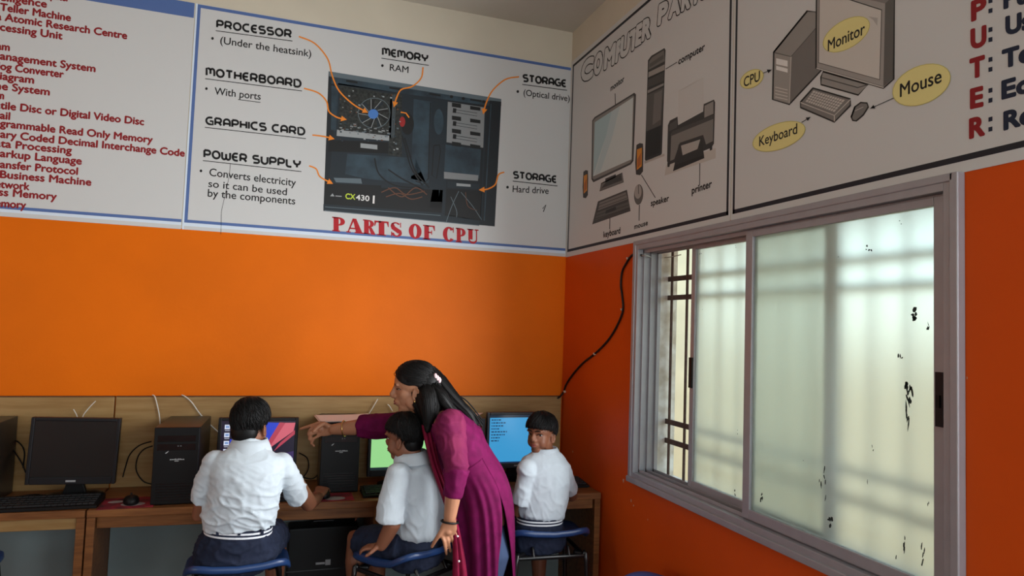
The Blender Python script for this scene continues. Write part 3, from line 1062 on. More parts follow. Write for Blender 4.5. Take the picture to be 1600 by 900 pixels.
# monitor
P.poly(c5(372, 424, 380, 412, 520, 326, 526, 332, 517, 566, 508, 578, 376, 641, 369, 630), grey(60)).poly(c5(375, 426, 383, 416, 516, 335, 520, 340, 512, 562, 505, 572, 378, 632, 373, 626), grey(130), 1)
P.poly(c5(381, 430, 516, 342, 510, 560, 375, 620), GB2, 2).poly(c5(381, 430, 440, 392, 420, 480, 400, 540, 376, 618, 375, 620), GB, 3).poly(c5(440, 392, 470, 372, 440, 490, 400, 606, 380, 616, 420, 480), GB3, 3)
P.poly(c5(418, 628, 455, 612, 454, 632, 418, 645), grey(60), 1).poly(c5(404, 645, 478, 608, 482, 640, 398, 672), grey(110), 1).poly(c5(420, 640, 474, 614, 477, 634, 404, 662), grey(62), 2)
P.loop(c5(404, 645, 478, 608, 482, 640, 398, 672), 1.2, grey(90), 3)
# speakers
for (x0, y0, x1, y1) in ((338, 598, 358, 697), (523, 503, 552, 616)):
    w, h = x1 - x0, y1 - y0
    P.poly(c5(x0 + .15 * w, y0 + .06 * h, x0 + .55 * w, y0, x1 - .05 * w, y0 + .02 * h, x1, y0 + .3 * h, x1 - .05 * w, y1 - .12 * h, x0 + .6 * w, y1, x0 + .1 * w, y1 - .02 * h, x0, y0 + .6 * h), grey(58))
    P.poly(c5(x0 + .22 * w, y0 + .2 * h, x1 - .18 * w, y0 + .14 * h, x1 - .2 * w, y0 + .72 * h, x0 + .2 * w, y0 + .84 * h), AMB, 1).poly(c5(x0 + .28 * w, y0 + .5 * h, x1 - .3 * w, y0 + .3 * h, x1 - .3 * w, y0 + .66 * h, x0 + .28 * w, y0 + .78 * h), mat('print_rust', (170, 96, 40), 0.5), 2)
# keyboard
P.poly(c5(392, 708, 494, 667, 507, 742, 372, 789), grey(66)).poly(c5(398, 712, 490, 675, 497, 700, 392, 740), grey(120), 1).poly(c5(388, 748, 500, 706, 503, 728, 382, 775), grey(88), 1)
for k in range(5):
    P.line(c5(394 - 3 * k, 722 + 12 * k, 492 + 3 * k, 684 + 12 * k), 0.8, grey(44), 2)
P.poly(c5(420, 740, 455, 726, 456, 738, 418, 752), grey(44), 2)
# mouse
P.ell(760 + 535 / 2.25, 684 / 2.25, 7.2, 16, grey(96), 0, 0.05).ell(760 + 533 / 2.25, 674 / 2.25, 5.6, 11, grey(160), 1, 0.05).line(c5(534, 650, 535, 682), 0.8, grey(60), 2)
# tower
P.poly(c5(568, 212, 580, 196, 626, 169, 630, 176, 617, 540, 612, 546, 560, 566, 557, 560), grey(48)).poly(c5(572, 216, 582, 202, 624, 176, 627, 215, 570, 246), grey(110), 1).poly(c5(574, 224, 622, 192, 624, 206, 573, 238), grey(86), 2)
P.poly(c5(570, 254, 627, 226, 626, 246, 569, 272), grey(150), 1).poly(c5(569, 280, 625, 252, 624, 284, 568, 308), grey(70), 1).line(c5(570, 276, 626, 250), 1.2, grey(30), 2)
P.poly(c5(567, 318, 624, 292, 623, 300, 567, 328), grey(140), 1).poly(c5(566, 334, 622, 308, 614, 440, 562, 462), grey(84), 1).poly(c5(562, 462, 614, 440, 610, 536, 560, 556), grey(34), 1).poly(c5(590, 330, 618, 316, 612, 420, 584, 440), grey(108), 2)
P.poly(c5(555, 566, 626, 540, 626, 548, 556, 576), grey(170), 0)
# printer
P.poly(c5(677, 320, 762, 274, 762, 382, 676, 438), mat('print_sheet', (194, 195, 194), 0.5), 0).loop(c5(677, 320, 762, 274, 762, 382, 676, 438), 0.6, grey(190), 1)
P.poly(c5(632, 580, 806, 520, 806, 556, 626, 618), grey(186), 0)
P.poly(c5(638, 440, 645, 424, 672, 410, 674, 440, 762, 392, 764, 366, 800, 350, 804, 360, 800, 505, 790, 520, 640, 580, 635, 566), grey(54), 1)
P.poly(c5(767, 372, 798, 356, 798, 400, 766, 414), grey(140), 2).poly(c5(645, 436, 670, 420, 670, 448, 642, 462), grey(80), 2)
P.poly(c5(650, 470, 798, 408, 796, 496, 772, 508, 762, 474, 680, 502, 660, 560, 646, 566), grey(122), 2).poly(c5(652, 462, 798, 404, 798, 418, 650, 478), grey(70), 3)
P.poly(c5(676, 508, 758, 484, 766, 556, 656, 602), grey(48), 3).poly(c5(684, 512, 752, 490, 742, 524, 690, 546), grey(168), 4).poly(c5(664, 580, 762, 546, 766, 556, 656, 602), grey(34), 4)
P.poly(c5(784, 514, 794, 510, 794, 526, 786, 530), grey(40), 2).poly(c5(636, 574, 646, 572, 644, 586, 637, 588), grey(40), 2)
P.done('grey_drawings', bn)

# --- right wall: second sheet (labelled computer + COMPUTER words)
bn = banner('wall_banner', 'printed banner above the window with a drawn computer in yellow name bubbles', (WX - 0.002, 0.05, 1.930), (WX - 0.0002, RJ - 0.003, 3.060))
P = Print('R')
rstrip(0.06, RJ - 0.012, ZB, ZB + 0.015, BORD)
rstrip(0.06, RJ - 0.012, ZT - 0.015, ZT, BORD)
rstrip(RJ - 0.023, RJ - 0.012, ZB, ZT, BORD)
P.done('border_lines', bn)
YEL = mat('print_yellow', (222, 212, 142), 0.5)
YED = mat('print_olive', (192, 184, 104), 0.5)


def c6(*c):
    return [(1100 + c[i] / 2.572, c[i + 1] / 2.572) for i in range(0, len(c), 2)]


def c6e(cx, cy, rx, ry, rot, m, k, g=0):
    P.ell(1100 + cx / 2.572, cy / 2.572, rx / 2.572, ry / 2.572, m, k, rot)


P = Print('R')
# tower
P.shaded(c6(280, 210, 415, 44, 455, 48, 470, 284, 342, 420, 276, 400), grey(128), grey(36), 2.6)
P.poly(c6(284, 214, 350, 228, 343, 414, 280, 396), grey(150), 2).poly(c6(286, 208, 416, 50, 452, 52, 452, 108, 352, 226), grey(140), 2).poly(c6(352, 230, 452, 112, 462, 286, 346, 412), grey(112), 2)
P.line(c6(350, 228, 343, 416), 1.4, grey(180), 3).line(c6(284, 212, 350, 228, 452, 110), 1.4, grey(90), 3)
P.poly(c6(290, 234, 336, 244, 336, 268, 290, 258), PWHITE, 4).poly(c6(290, 264, 336, 276, 336, 292, 290, 280), PWHITE, 4)
for k in range(4):
    P.line(c6(286, 350 + 13 * k, 336, 362 + 13 * k), 1.2, grey(200), 4)
# monitor
P.shaded(c6(452, -60, 765, -60, 762, 318, 722, 354, 450, 274), grey(120), grey(36), 2.8, 3)
P.poly(c6(456, -50, 728, 14, 720, 346, 454, 270), grey(152), 5).poly(c6(728, 14, 764, -20, 758, 316, 722, 346), grey(92), 5)
P.poly(c6(464, -40, 714, 40, 706, 320, 460, 252), mat('print_screen', (196, 192, 186), 0.5), 6).loop(c6(464, -40, 714, 40, 706, 320, 460, 252), 1.6, grey(90), 7)
P.line(c6(452, 274, 722, 352), 1.6, grey(190), 7)
P.poly(c6(660, 66, 698, 72, 696, 104, 680, 80), grey(170), 8)
# stand
P.shaded(c6(478, 288, 660, 340, 620, 382, 470, 340, 470, 310), grey(140), grey(36), 2.4, 2).line(c6(474, 312, 618, 352, 658, 340), 1.6, grey(80), 4)
# keyboard
P.shaded(c6(388, 410, 438, 354, 588, 398, 588, 424, 524, 490, 388, 432), grey(120), grey(36), 2.6, 2).line(c6(388, 412, 524, 464, 588, 400), 1.4, grey(190), 4).line(c6(524, 464, 524, 488), 1.4, grey(190), 4)
P.poly(c6(408, 408, 440, 364, 566, 402, 524, 450), grey(190), 4)
for k in range(1, 5):
    f = k / 5
    P.line(c6(408 + 32 * f, 408 - 44 * f, 524 + 42 * f, 450 - 48 * f), 0.8, grey(96), 5)
for k in range(1, 13):
    f = k / 13
    P.line(c6(408 + 116 * f, 408 + 42 * f, 440 + 126 * f, 364 + 38 * f), 0.7, grey(96), 5)
# mouse
P.shaded(c6(592, 470, 606, 430, 630, 412, 655, 414, 660, 430, 640, 462, 612, 486, 598, 484), grey(116), grey(36), 2.4, 2).line(c6(606, 446, 640, 430), 1.2, grey(170), 4)
P.done('computer_drawing', bn)
for cx, cy, rx, ry, rot in ((572, 138, 106, 56, -0.55), (192, 317, 52, 34, -0.55), (301, 548, 112, 52, -0.35), (874, 341, 124, 76, -0.42)):
    P = Print('R')
    c6e(cx, cy, rx, ry, rot, YED, 9)
    c6e(cx, cy, rx - 3, ry - 3, rot, YEL, 10)
    P.done('name_bubble', bn)
for t, a, b, cap in (('Monitor', (498, 206), (646, 136), 44), ('CPU', (160, 350), (224, 324), 38), ('Keyboard', (222, 588), (374, 536), 38), ('Mouse', (788, 390), (954, 330), 52)):
    tx('R', 'caption', bn, t, c6(*a)[0], c6(*b)[0], cap / 2.572, INK, 12, bold=0.012)
for a, b in (((238, 294), (272, 280)), ((392, 492), (428, 470)), ((762, 394), (668, 436))):
    P = Print('R')
    P.line(c6(*a, *b), 1.0, INK, 12)
    ux, uy = b[0] - a[0], b[1] - a[1]
    d = sqrt(ux * ux + uy * uy)
    ux, uy = ux / d * 18, uy / d * 18
    P.poly(c6(b[0], b[1], b[0] - ux - uy * .45, b[1] - uy + ux * .45, b[0] - ux + uy * .45, b[1] - uy - ux * .45), INK, 12)
    P.done('pointer_arrow', bn)
for c, x0, x1, yb, yb2, wd, wb in (('P', 1078, 1130, 82, 64, 'Purposely', ((1208, 32),)), ('U', 1076, 1130, 194, 180, 'Used for', ((1216, 138),)), ('T', 1072, 1124, 314, 300, 'Technological', ((1202, 272),)),
                                    ('E', 1074, 1118, 434, 424, 'Educational', ((1200, 396),)), ('R', 1070, 1124, 554, 540, 'Research', ((1208, 520),))):
    P = Print('R')
    P.text(c, c6(x0, yb)[0], c6(x1, yb2)[0], 28.5, MAROON, 3, bold=0.05)
    xe = 1163
    P.poly(c6(xe - 20, yb2 - 28, xe - 4, yb2 - 32, xe - 4, yb2 - 14, xe - 20, yb2 - 10), NAVYINK, 3).poly(c6(xe - 20, yb2 - 68, xe - 4, yb2 - 72, xe - 4, yb2 - 54, xe - 20, yb2 - 50), NAVYINK, 3)
    x, y = wb[0]
    two = wd[:2]
    xr = x + (112 if c not in 'UP' else 96)
    sl = (82 if c == 'P' else 60)
    a = c6(x, y)[0]
    b = c6(xr, y - (xr - x) * 0.27)[0]
    P.done('initial_letter', bn)
    tx('R', 'word', bn, two, a, b, 26.5, NAVYINK, 3, bold=0.05)
# ------------------------------------------------------------------ computer desks
ZD = 0.745
DK2 = lambda x: 3.054 - 0.062 * x            # front edge of the desks in plan


def desk(label, xa, xb, legs, loc):
    r = thing('computer_desk', label, 'desk', loc)
    fa, fb = DK2(xa), DK2(xb)
    yb = DY - 0.022

    def slab(nm, z0, z1, inset, back, m, xa=xa, xb=xb, bev=0.003):
        return obj(nm, MB().prism([(xa, DK2(xa) + inset, z0), (xb, DK2(xb) + inset, z0), (xb, back if back else DK2(xb) + inset + 0.02, z0), (xa, back if back else DK2(xa) + inset + 0.02, z0)], (0, 0, z1 - z0)), m, r, bevel=bev, world=True)
    slab('desktop', ZD - 0.030, ZD, 0, yb, WOOD)
    slab('apron', ZD - 0.078, ZD - 0.0305, 0.022, None, BOARD if xb < 0 else WOOD, xa + 0.032, xb - 0.032)
    for x in legs:
        y = DK2(x) + 0.004
        obj('side_panel', MB().span((x, y, 0.0), (x + 0.03, yb, ZD - 0.0305)), WOOD, r, bevel=0.002, world=True)
    obj('modesty_panel', MB().span((xa + 0.032, yb - 0.10, 0.02), (xb - 0.032, yb - 0.085, ZD - 0.031)), GREYLAM, r, world=True)
    obj('back_board', MB().span((xa, DY - 0.021, ZD - 0.1), (xb, DY - 0.003, 1.148)), BOARD, r, bevel=0.002, world=True)
    obj('edge_strip', MB().span((xa, DY - 0.0225, 1.1485), (xb, DY - 0.002, 1.152)), mat('brown_edging', (92, 54, 30), 0.5), r, world=True)
    return r


desk('wooden computer desk at the left, holding the dark monitor that is switched off', -2.1, -0.692, (-2.1, -0.722), (-1.4, 3.3, 0))
desk('long wooden computer desk in front of the children, reaching the right wall', -0.686, 1.500, (-0.686, 0.43, 1.470), (0.4, 3.25, 0))

# ------------------------------------------------------------------ monitors


def monitor(label, xc, yf, zb, zt, w, screen, rz=0.0, tilt=0.0, bez=DARKG, chin=0.03, lean=0.0):
    """screen face centred at xc, front face at y=yf"""
    r = thing('monitor', label, 'monitor', (xc, yf + 0.05, ZD), rz, None)
    h = zt - zb
    R = Matrix.Rotation(radians(tilt), 3, 'X') @ Matrix.Rotation(radians(lean), 3, 'Y')
    c = V((0, -0.05, zb - ZD + h / 2))

    def T(mb):
        mb.v = [c + R @ p for p in mb.v]
        return mb
    b = 0.014
    f = MB()
    f.span((-w / 2, 0, -h / 2), (-w / 2 + b, 0.03, h / 2)).span((w / 2 - b, 0, -h / 2), (w / 2, 0.03, h / 2))
    f.span((-w / 2 + b, 0, h / 2 - b), (w / 2 - b, 0.03, h / 2)).span((-w / 2 + b, 0, -h / 2), (w / 2 - b, 0.03, -h / 2 + chin))
    obj('bezel', T(f), bez, r, bevel=0.003)
    bk = MB()
    bk.loft([[V((sx * (w / 2 - 0.004) * k, y, sz * (h / 2 - 0.004) * k)) for sx, sz in ((-1, -1), (1, -1), (1, 1), (-1, 1))] for y, k in ((0.03, 1), (0.045, 0.94), (0.06, 0.6), (0.064, 0.55))])
    obj('back_shell', T(bk), BLACKP, r, bevel=0.003)
    sw, sh = w - 2 * b, h - b - chin
    s0 = V((-w / 2 + b, 0.004, -h / 2 + chin))
    s = MB()
    s.add([s0, s0 + V((sw, 0, 0)), s0 + V((sw, 0, sh)), s0 + V((0, 0, sh))], [(0, 1, 2, 3)], screen[0])
    so = None

    def uvp(u, v, k):
        return s0 + V((u * sw, -0.0003 * k, v * sh))
    so = obj('screen', T(s), None, r)
    for nm, shapes in screen[1]:
        g = MB()
        for m, k, pts in shapes:
            g.add([uvp(u, v, k) for u, v in pts], [list(range(len(pts)))], m)
        obj(nm, T(g), None, so)
    lg = MB().span((-0.018, -0.0006, -h / 2 + chin * 0.35), (0.018, 0.001, -h / 2 + chin * 0.6))
    obj('badge', T(lg), mat('silver_print', (150, 152, 154), 0.4), r)
    st = MB()
    st.loft([[V((x * a, y0 + y * 0.012, z)) for x, y in ((-1, -1), (1, -1), (1, 1), (-1, 1))] for z, a, y0 in ((0.012, 0.045, 0.015), (0.06, 0.03, 0.012), (zb - ZD + 0.09, 0.028, 0.022))])
    obj('stand_neck', st, BLACKP, r, bevel=0.003)
    bs = MB()
    bs.loft([[V((a * 0.11 * cos(t), 0.02 + a * 0.07 * sin(t), z)) for t in (2 * pi * i / 28 for i in range(28))] for z, a in ((0.0005, 1), (0.008, 1), (0.014, 0.8), (0.017, 0.4))])
    obj('stand_base', bs, BLACKG, r, smooth=False)
    return r


OFF = (mat('dead_screen', (20, 22, 22), 0.3, 0.5), ())
R4 = lambda a, b, c, d: [(a, b), (c, b), (c, d), (a, d)]
E_NIGHT = emit('screen_night', (24, 18, 40), 1.0)
E_BLUE = emit('screen_blue', (40, 64, 196), 1.0)
E_PINK = emit('screen_pink', (206, 96, 112), 1.0)
E_ROSE = emit('screen_rose', (176, 62, 82), 1.0)
E_PURP = emit('screen_purple', (58, 42, 92), 1.0)
E_WHITE = emit('screen_white', (205, 212, 232), 1.0)
E_ICON = emit('screen_icon', (120, 150, 200), 1.0)
wall_fold = [(E_BLUE, 2, [(.52, .58), (.70, .60), (.80, .96), (.62, .97), (.5, .97)]), (E_BLUE, 2, [(.10, .30), (.24, .40), (.30, .62), (.12, .66)]),
             (E_PURP, 2, [(.0, .06), (1, .06), (1, .42), (.72, .34), (.3, .26)]),
             (E_PINK, 3, [(.52, .30), (.60, .42), (.98, .80), (1, .96), (.86, .96), (.72, .74), (.60, .50)]), (E_ROSE, 4, [(.60, .30), (.52, .30), (.66, .50), (.86, .96), (.78, .97), (.60, .52), (.50, .34)]),
             (E_ROSE, 4, [(.72, .42), (1, .74), (1, .82), (.80, .58)])]
icons = []
for k in range(4):
    v = .90 - k * .15
    icons.append((E_WHITE, 3, R4(.04, v - .055, .11, v + .03)))
    icons.append((E_ICON, 4, R4(.055, v - .03, .10, v + .01)))
    icons.append((E_WHITE, 3, R4(.045, v - .085, .11, v - .075)))
icons.append((E_WHITE, 3, R4(.17, .44, .27, .62)))
bar = [(emit('screen_taskbar', (14, 14, 22), 1.0), 3, R4(0, 0, 1, .05))]
DESK2 = (E_NIGHT, (('wallpaper', wall_fold), ('icons', icons), ('taskbar', bar)))
E_GREEN = emit('screen_green', (150, 214, 140), 1.0)
E_DARK = emit('screen_dark', (22, 40, 44), 1.0)
E_TXT = emit('screen_text', (20, 48, 84), 1.0)
lines = []
lines.append((E_DARK, 2, [(.04, .90), (.10, .90), (.10, .91), (.13, .91), (.13, .90), (.19, .90), (.19, .93), (.13, .93), (.13, .92), (.10, .92), (.10, .935), (.04, .935)]))
GREEN = (E_GREEN, (('text_lines', lines), ('taskbar', [(E_DARK, 2, R4(0, 0, 1, .05))])))
rng = random.Random(9)
bl = []
for k, w in enumerate((.16, .20, .18, .13, .24, .20, .14, .12)):
    v = .90 - k * .062
    u = .03
    while u < w * 1.25:
        d = rng.uniform(.015, .05)
        bl.append((E_TXT, 2, R4(u, v - .012, u + d, v + .012)))
        u += d + .012
BLUE = (emit('screen_cyan', (58, 150, 204), 1.0), (('text_lines', bl), ('title_bar', [(emit('screen_title', (16, 34, 54), 1.0), 2, R4(0, .945, 1, 1)), (E_ICON, 3, R4(.78, .96, .97, .985))]), ('taskbar', [(E_TXT, 2, R4(0, 0, 1, .025))])))

monitor('black monitor with a dark switched-off screen, at the left end', -0.790, 3.28, 0.808, 1.083, 0.326, OFF, 0.0, lean=1.6)
monitor('monitor with a blue and pink desktop picture, in front of the nearest boy', -0.068, 3.25, 0.800, 1.080, 0.338, DESK2, lean=0.4)
monitor('monitor with a light green screen, partly hidden by the middle boy', 0.590, 3.25, 0.798, 1.090, 0.338, GREEN)
monitor('monitor with a bright blue screen of text lines, beside the turned boy', 1.170, 3.25, 0.815, 1.094, 0.332, BLUE, bez=mat('grey_bezel', (44, 48, 54), 0.4), chin=0.026)

# ------------------------------------------------------------------ computer towers


def tower(label, xl, yf, w, h, d, rz=0.0, sticker=True, m=BLACKP):
    r = thing('computer_tower', label, 'computer', (xl + w / 2, yf + d / 2, ZD), rz)
    obj('case', MB().span((-w / 2, -d / 2 + 0.012, 0), (w / 2, d / 2, h)), mat('black_steel_case', (24, 22, 23), 0.32, 0.5), r, bevel=0.002)
    y = -d / 2
    fp = MB().span((-w / 2, y, 0.004), (w / 2, y + 0.0115, h))
    fr = obj('front_panel', fp, m, r, bevel=0.003)
    g = MB()
    for k in range(2):
        z = h * 0.86 - k * h * 0.11
        g.span((-w * 0.42, y - 0.0012, z - h * 0.045), (w * 0.42, y + 0.001, z + h * 0.04))
    obj('drive_bay', g, BLACKG, r, bevel=0.001)
    b = MB()
    for x in (0.004, 0.014):
        b.span((x, y - 0.0022, h * 0.755), (x + 0.005, y - 0.001, h * 0.768))
    obj('ports', b, mat('port_grey', (88, 90, 92), 0.4), r)
    lg = MB()
    rg = random.Random(2)
    for k in range(9):
        x = -0.022 + k * 0.0062
        lg.span((x, y - 0.0012, h * 0.58), (x + 0.0042, y + 0.0005, h * 0.58 + rg.choice((0.004, 0.0055))))
    for k in range(4):
        lg.span((-0.004 + k * 0.004, y - 0.0012, h * 0.562), (-0.001 + k * 0.004, y + 0.0005, h * 0.562 + 0.003))
    obj('badge', lg, mat('badge_white', (170, 172, 174), 0.4), r)
    if sticker:
        st = MB()
        st.prism([(-0.042, y - 0.0013, h * 0.67), (-0.028, y - 0.0013, h * 0.70), (-0.032, y - 0.0013, h * 0.68), (-0.038, y - 0.0013, h * 0.665)], (0, 0.001, 0))
        obj('sticker', st, mat('badge_white', (170, 172, 174), 0.4), r)
    v = MB()
    for k in range(7):
        v.span((-w * 0.4, y - 0.001, h * 0.06 + k * h * 0.035), (w * 0.4, y + 0.0008, h * 0.06 + k * h * 0.035 + 0.003))
    obj('grille', v, BLACKG, r)
    return r


tower('black computer tower cut off by the left edge of the photo', -1.215, 3.20, 0.165, 0.325, 0.26, 0, False)
tower('black computer tower between the dark monitor and the nearest boy', -0.462, 3.115, 0.172, 0.317, 0.35, -0.03)
tower('black computer tower under the pointing arm of the woman', 0.205, 3.19, 0.172, 0.322, 0.28, -0.02)
t4 = tower('dark grey computer tower mostly hidden behind the back of the woman', 0.835, 3.22, 0.150, 0.325, 0.25, 0, False, DARKG)
obj('disc_button', MB().tube([(0.045, -0.1345, 0.27), (0.05, -0.1345, 0.285), (0.04, -0.1345, 0.295)], 0.006, 8), mat('chrome', (200, 202, 206), 0.15, metal=1.0), t4)

# sheets of paper on the towers
for lab, x, y, z, w, d, rz in (('pale paper sheets lying on the tower under the pointing arm', 0.305, 3.285, 1.0675, 0.25, 0.21, 0.06), ('white paper sheet on the tower behind the woman', 0.90, 3.34, 1.0705, 0.17, 0.20, -0.5)):
    t = thing('paper_sheets', lab, 'paper', (x, y, z), rz)
    for k in range(2 if x < .5 else 1):
        mb = MB()
        n = 10
        for j in range(2):
            for i in range(n + 1):
                u = i / n
                mb.v.append(V((-w / 2 + w * u + 0.006 * k, (-d / 2 if j == 0 else d / 2), 0.0012 + 0.003 * k + 0.012 * (max(0, abs(u - 0.4) - 0.3)) * (1 if j else 1.6))))
        for i in range(n):
            mb.f.append([i, i + 1, n + 2 + i, n + 1 + i])
            mb.m.append(0)
        o = obj('sheet', mb, PAPER, t)
        sd = o.modifiers.new('thick', 'SOLIDIFY')
        sd.thickness = 0.001


# ------------------------------------------------------------------ keyboards, mice, pads
def keyboard(label, x, y, w, d, rz):
    r = thing('keyboard', label, 'keyboard', (x, y, ZD), rz, None)
    mb = MB().prism([(-w / 2, -d / 2, 0.0005), (-w / 2, -d / 2, 0.012), (-w / 2, d / 2, 0.026), (-w / 2, d / 2, 0.0005)], (w, 0, 0))
    obj('case', mb, BLACKP, r, bevel=0.002)
    ks = MB()
    sl = 0.014 / d
    for j in range(5):
        yy = -d / 2 + d * (0.12 + 0.17 * j)
        n = 17
        i = 0
        while i < n:
            span = 5 if (j == 0 and i == 4) else 1
            x0, x1 = -w / 2 + w * (0.03 + 0.94 * i / n), -w / 2 + w * (0.03 + 0.94 * (i + span) / n)
            z = 0.012 + (yy + d / 2) * sl
            ks.span((x0 + 0.0012, yy, z), (x1 - 0.0012, yy + d * 0.14, z + 0.006))
            i += span
    obj('keys', ks, mat('key_black', (28, 28, 30), 0.5), r)
    return r


keyboard('black keyboard in front of the dark switched-off monitor', -0.852, 3.195, 0.385, 0.155, 0.012)
keyboard('black keyboard hidden behind the body of the nearest boy', -0.06, 3.14, 0.36, 0.12, 0.0)
keyboard('black keyboard in front of the green screen', 0.585, 3.14, 0.40, 0.13, 0.0)
keyboard('black keyboard standing at the right end of the desk by the wall', 1.32, 3.14, 0.34, 0.14, 0.0)


def mouse_and_pad(lp, lm, x, y, w, d, mx, my, rz=0.0):
    p = thing('mouse_pad', lp, 'mouse pad', (x, y, ZD), rz)
    obj('pad', MB().span((-w / 2, -d / 2, 0.0003), (w / 2, d / 2, 0.003)), mat('red_pad', (150, 22, 44), 0.7, rgb2=(60, 14, 24), vscale=14), p, bevel=0.001)
    pt = MB()
    for (a, b, s) in ((0.02, -0.03, 0.03), (-0.05, 0.02, 0.02)):
        pt.add([(a + s * cos(t) * 1.5, b + s * sin(t), 0.0034) for t in (2 * pi * i / 16 for i in range(16))], [list(range(16))])
    obj('printed_patch', pt, mat('pad_grey', (150, 140, 140), 0.7), p)
    m = thing('computer_mouse', lm, 'mouse', (mx, my, ZD + 0.003), 0.2)
    b = MB()
    b.loft([[V((0.030 * a * cos(t), 0.052 * a * sin(t), z + (0.004 * sin(t) if z > 0.01 else 0) * -1)) for t in (2 * pi * i / 24 for i in range(24))] for z, a in ((0.0005, 0.92), (0.008, 1.0), (0.018, 0.95), (0.027, 0.75), (0.032, 0.42), (0.0335, 0.12))])
    obj('body', b, BLACKP, m, smooth=True)
    obj('wheel', MB().tube([(-0.004, 0.028, 0.029), (0.004, 0.028, 0.029)], 0.007, 12, round_ends=False), DARKG, m)
    cb = MB().tube([V(x) for x in smoothpath([(0, 0.05, 0.008), (-0.012, 0.062, 0.004), (-0.045, 0.07, 0.0), (-0.09, 0.085, 0.0)], 6)], 0.0022, 6)
    obj('cord', cb, BLACKP, m, smooth=True)


mouse_and_pad('red mouse pad beside the keyboard of the dark monitor', 'black mouse on the red pad beside the dark monitor', -0.555, 3.18, 0.20, 0.17, -0.545, 3.17, 0.03)
mouse_and_pad('red mouse pad under the right hand of the nearest boy', 'black mouse under the right hand of the nearest boy', 0.245, 3.115, 0.20, 0.13, 0.215, 3.125, 0.0)

# ------------------------------------------------------------------ black case under the desk
t = thing('equipment_case', 'black equipment case with a small silver label on the floor under the desk', 'case', (0.235, 3.27, 0))
cx = MB().span((-0.155, -0.06, 0.0), (0.155, 0.06, 0.59))
obj('body', cx, BLACKP, t, bevel=0.008)
obj('lid_seam', MB().span((-0.1555, -0.062, 0.40), (0.1555, 0.0605, 0.405)), BLACKG, t)
obj('label', MB().span((-0.03, -0.0625, 0.425), (0.01, -0.0595, 0.435)).span((0.012, -0.0625, 0.42), (0.035, -0.0595, 0.445)), mat('silver_print', (150, 152, 154), 0.4), t, bevel=0.001)
obj('handle', MB().tube([(-0.05, 0.0, 0.585), (-0.045, 0.0, 0.603), (0.045, 0.0, 0.603), (0.05, 0.0, 0.585)], 0.006, 8), BLACKG, t)


# ------------------------------------------------------------------ cords and cables
def cord(name, label, cat, pts, r, m, k=8, group=None):
    o = obj(name, MB().tube([V(x) for x in smoothpath([tuple(p) for p in pts], k)], r, 8), m, None, smooth=True)
    return tag(o, label, cat, group)


yb = DY - 0.027
cord('white_cable', 'white cable hanging over the board edge, straight above the left side of the tower', 'cable', [A(238, 619, DY - 0.03) + V((0, 0.008, 0.004)), A(242, 620, yb - .004), A(246, 634, yb - 0.004), A(249, 650, yb - 0.004), A(250, 664, yb - 0.006), A(250, 700, yb - 0.004)], 0.0028, WHITEC)
cord('white_cable', 'white twin cable hanging over the board edge, slanting behind the monitor of the nearest boy', 'cable', [A(284, 619, DY - 0.03) + V((0, 0.008, 0.004)), A(290, 620, yb - .004), A(300, 629, yb - 0.004), A(312, 646, yb - 0.004), A(330, 665, yb - 0.004), A(342, 676, yb - 0.004)], 0.0028, WHITEC)
for lab, pts in (('longer white thread sticking up behind the dark monitor', [(128, 655), (132, 646), (142, 634), (149, 627)]), ('shorter white thread sticking up behind the dark monitor', [(122, 655), (119, 647), (115, 640)]),
                 ('longer white thread sticking up left of the face of the woman', [(577, 646), (583, 636), (590, 624)]), ('shorter white thread sticking up left of the face of the woman', [(613, 642), (609, 635), (606, 632)])):
    cord('white_thread', lab, 'thread', [A(x, y, yb - 0.012) for x, y in pts], 0.0022, WHITEC)
# black wall cable with clips and the strand through the window
cp = [(872, 622), (879, 615), (885, 600), (895, 585), (910, 568), (930, 552), (948, 534), (962, 513), (973, 486), (972, 462), (970, 445), (972, 425), (978, 412), (986, 400), (994, 397), (1003, 399)]
wpts = [A(872, 622, DY - 0.03)] + [at(x, y, 0, WX - 0.006) for x, y in cp[1:]]
c = cord('wall_cable', 'black cable winding down the orange wall from the window to the desk', 'cable', wpts, 0.0052, mat('cable_black', (16, 12, 12), 0.5))
for x, y in ((884, 612), (931, 553), (974, 484), (983, 404)):
    p = at(x, y, 0, WX)
    k = MB().box(p + V((-0.007, 0, 0)), (0.012, 0.012, 0.007), Matrix.Rotation(0.7, 3, 'X'), mat('clip_white', (196, 176, 160), 0.5))
    k.v = [q for q in k.v]
    obj('cable_clip', k, None, c, bevel=0.001)
cord('thin_wire', 'thin grey wire running through the open window gap', 'wire', [at(1003, 399, 0, WX - 0.028), at(1012, 400, 0, WX - 0.03), at(1024, 403, 0, WX + 0.12), at(1045, 402, 0, WX + 0.13), at(1064, 398, 0, WX + 0.13)], 0.002, mat('wire_grey', (170, 166, 160), 0.5))
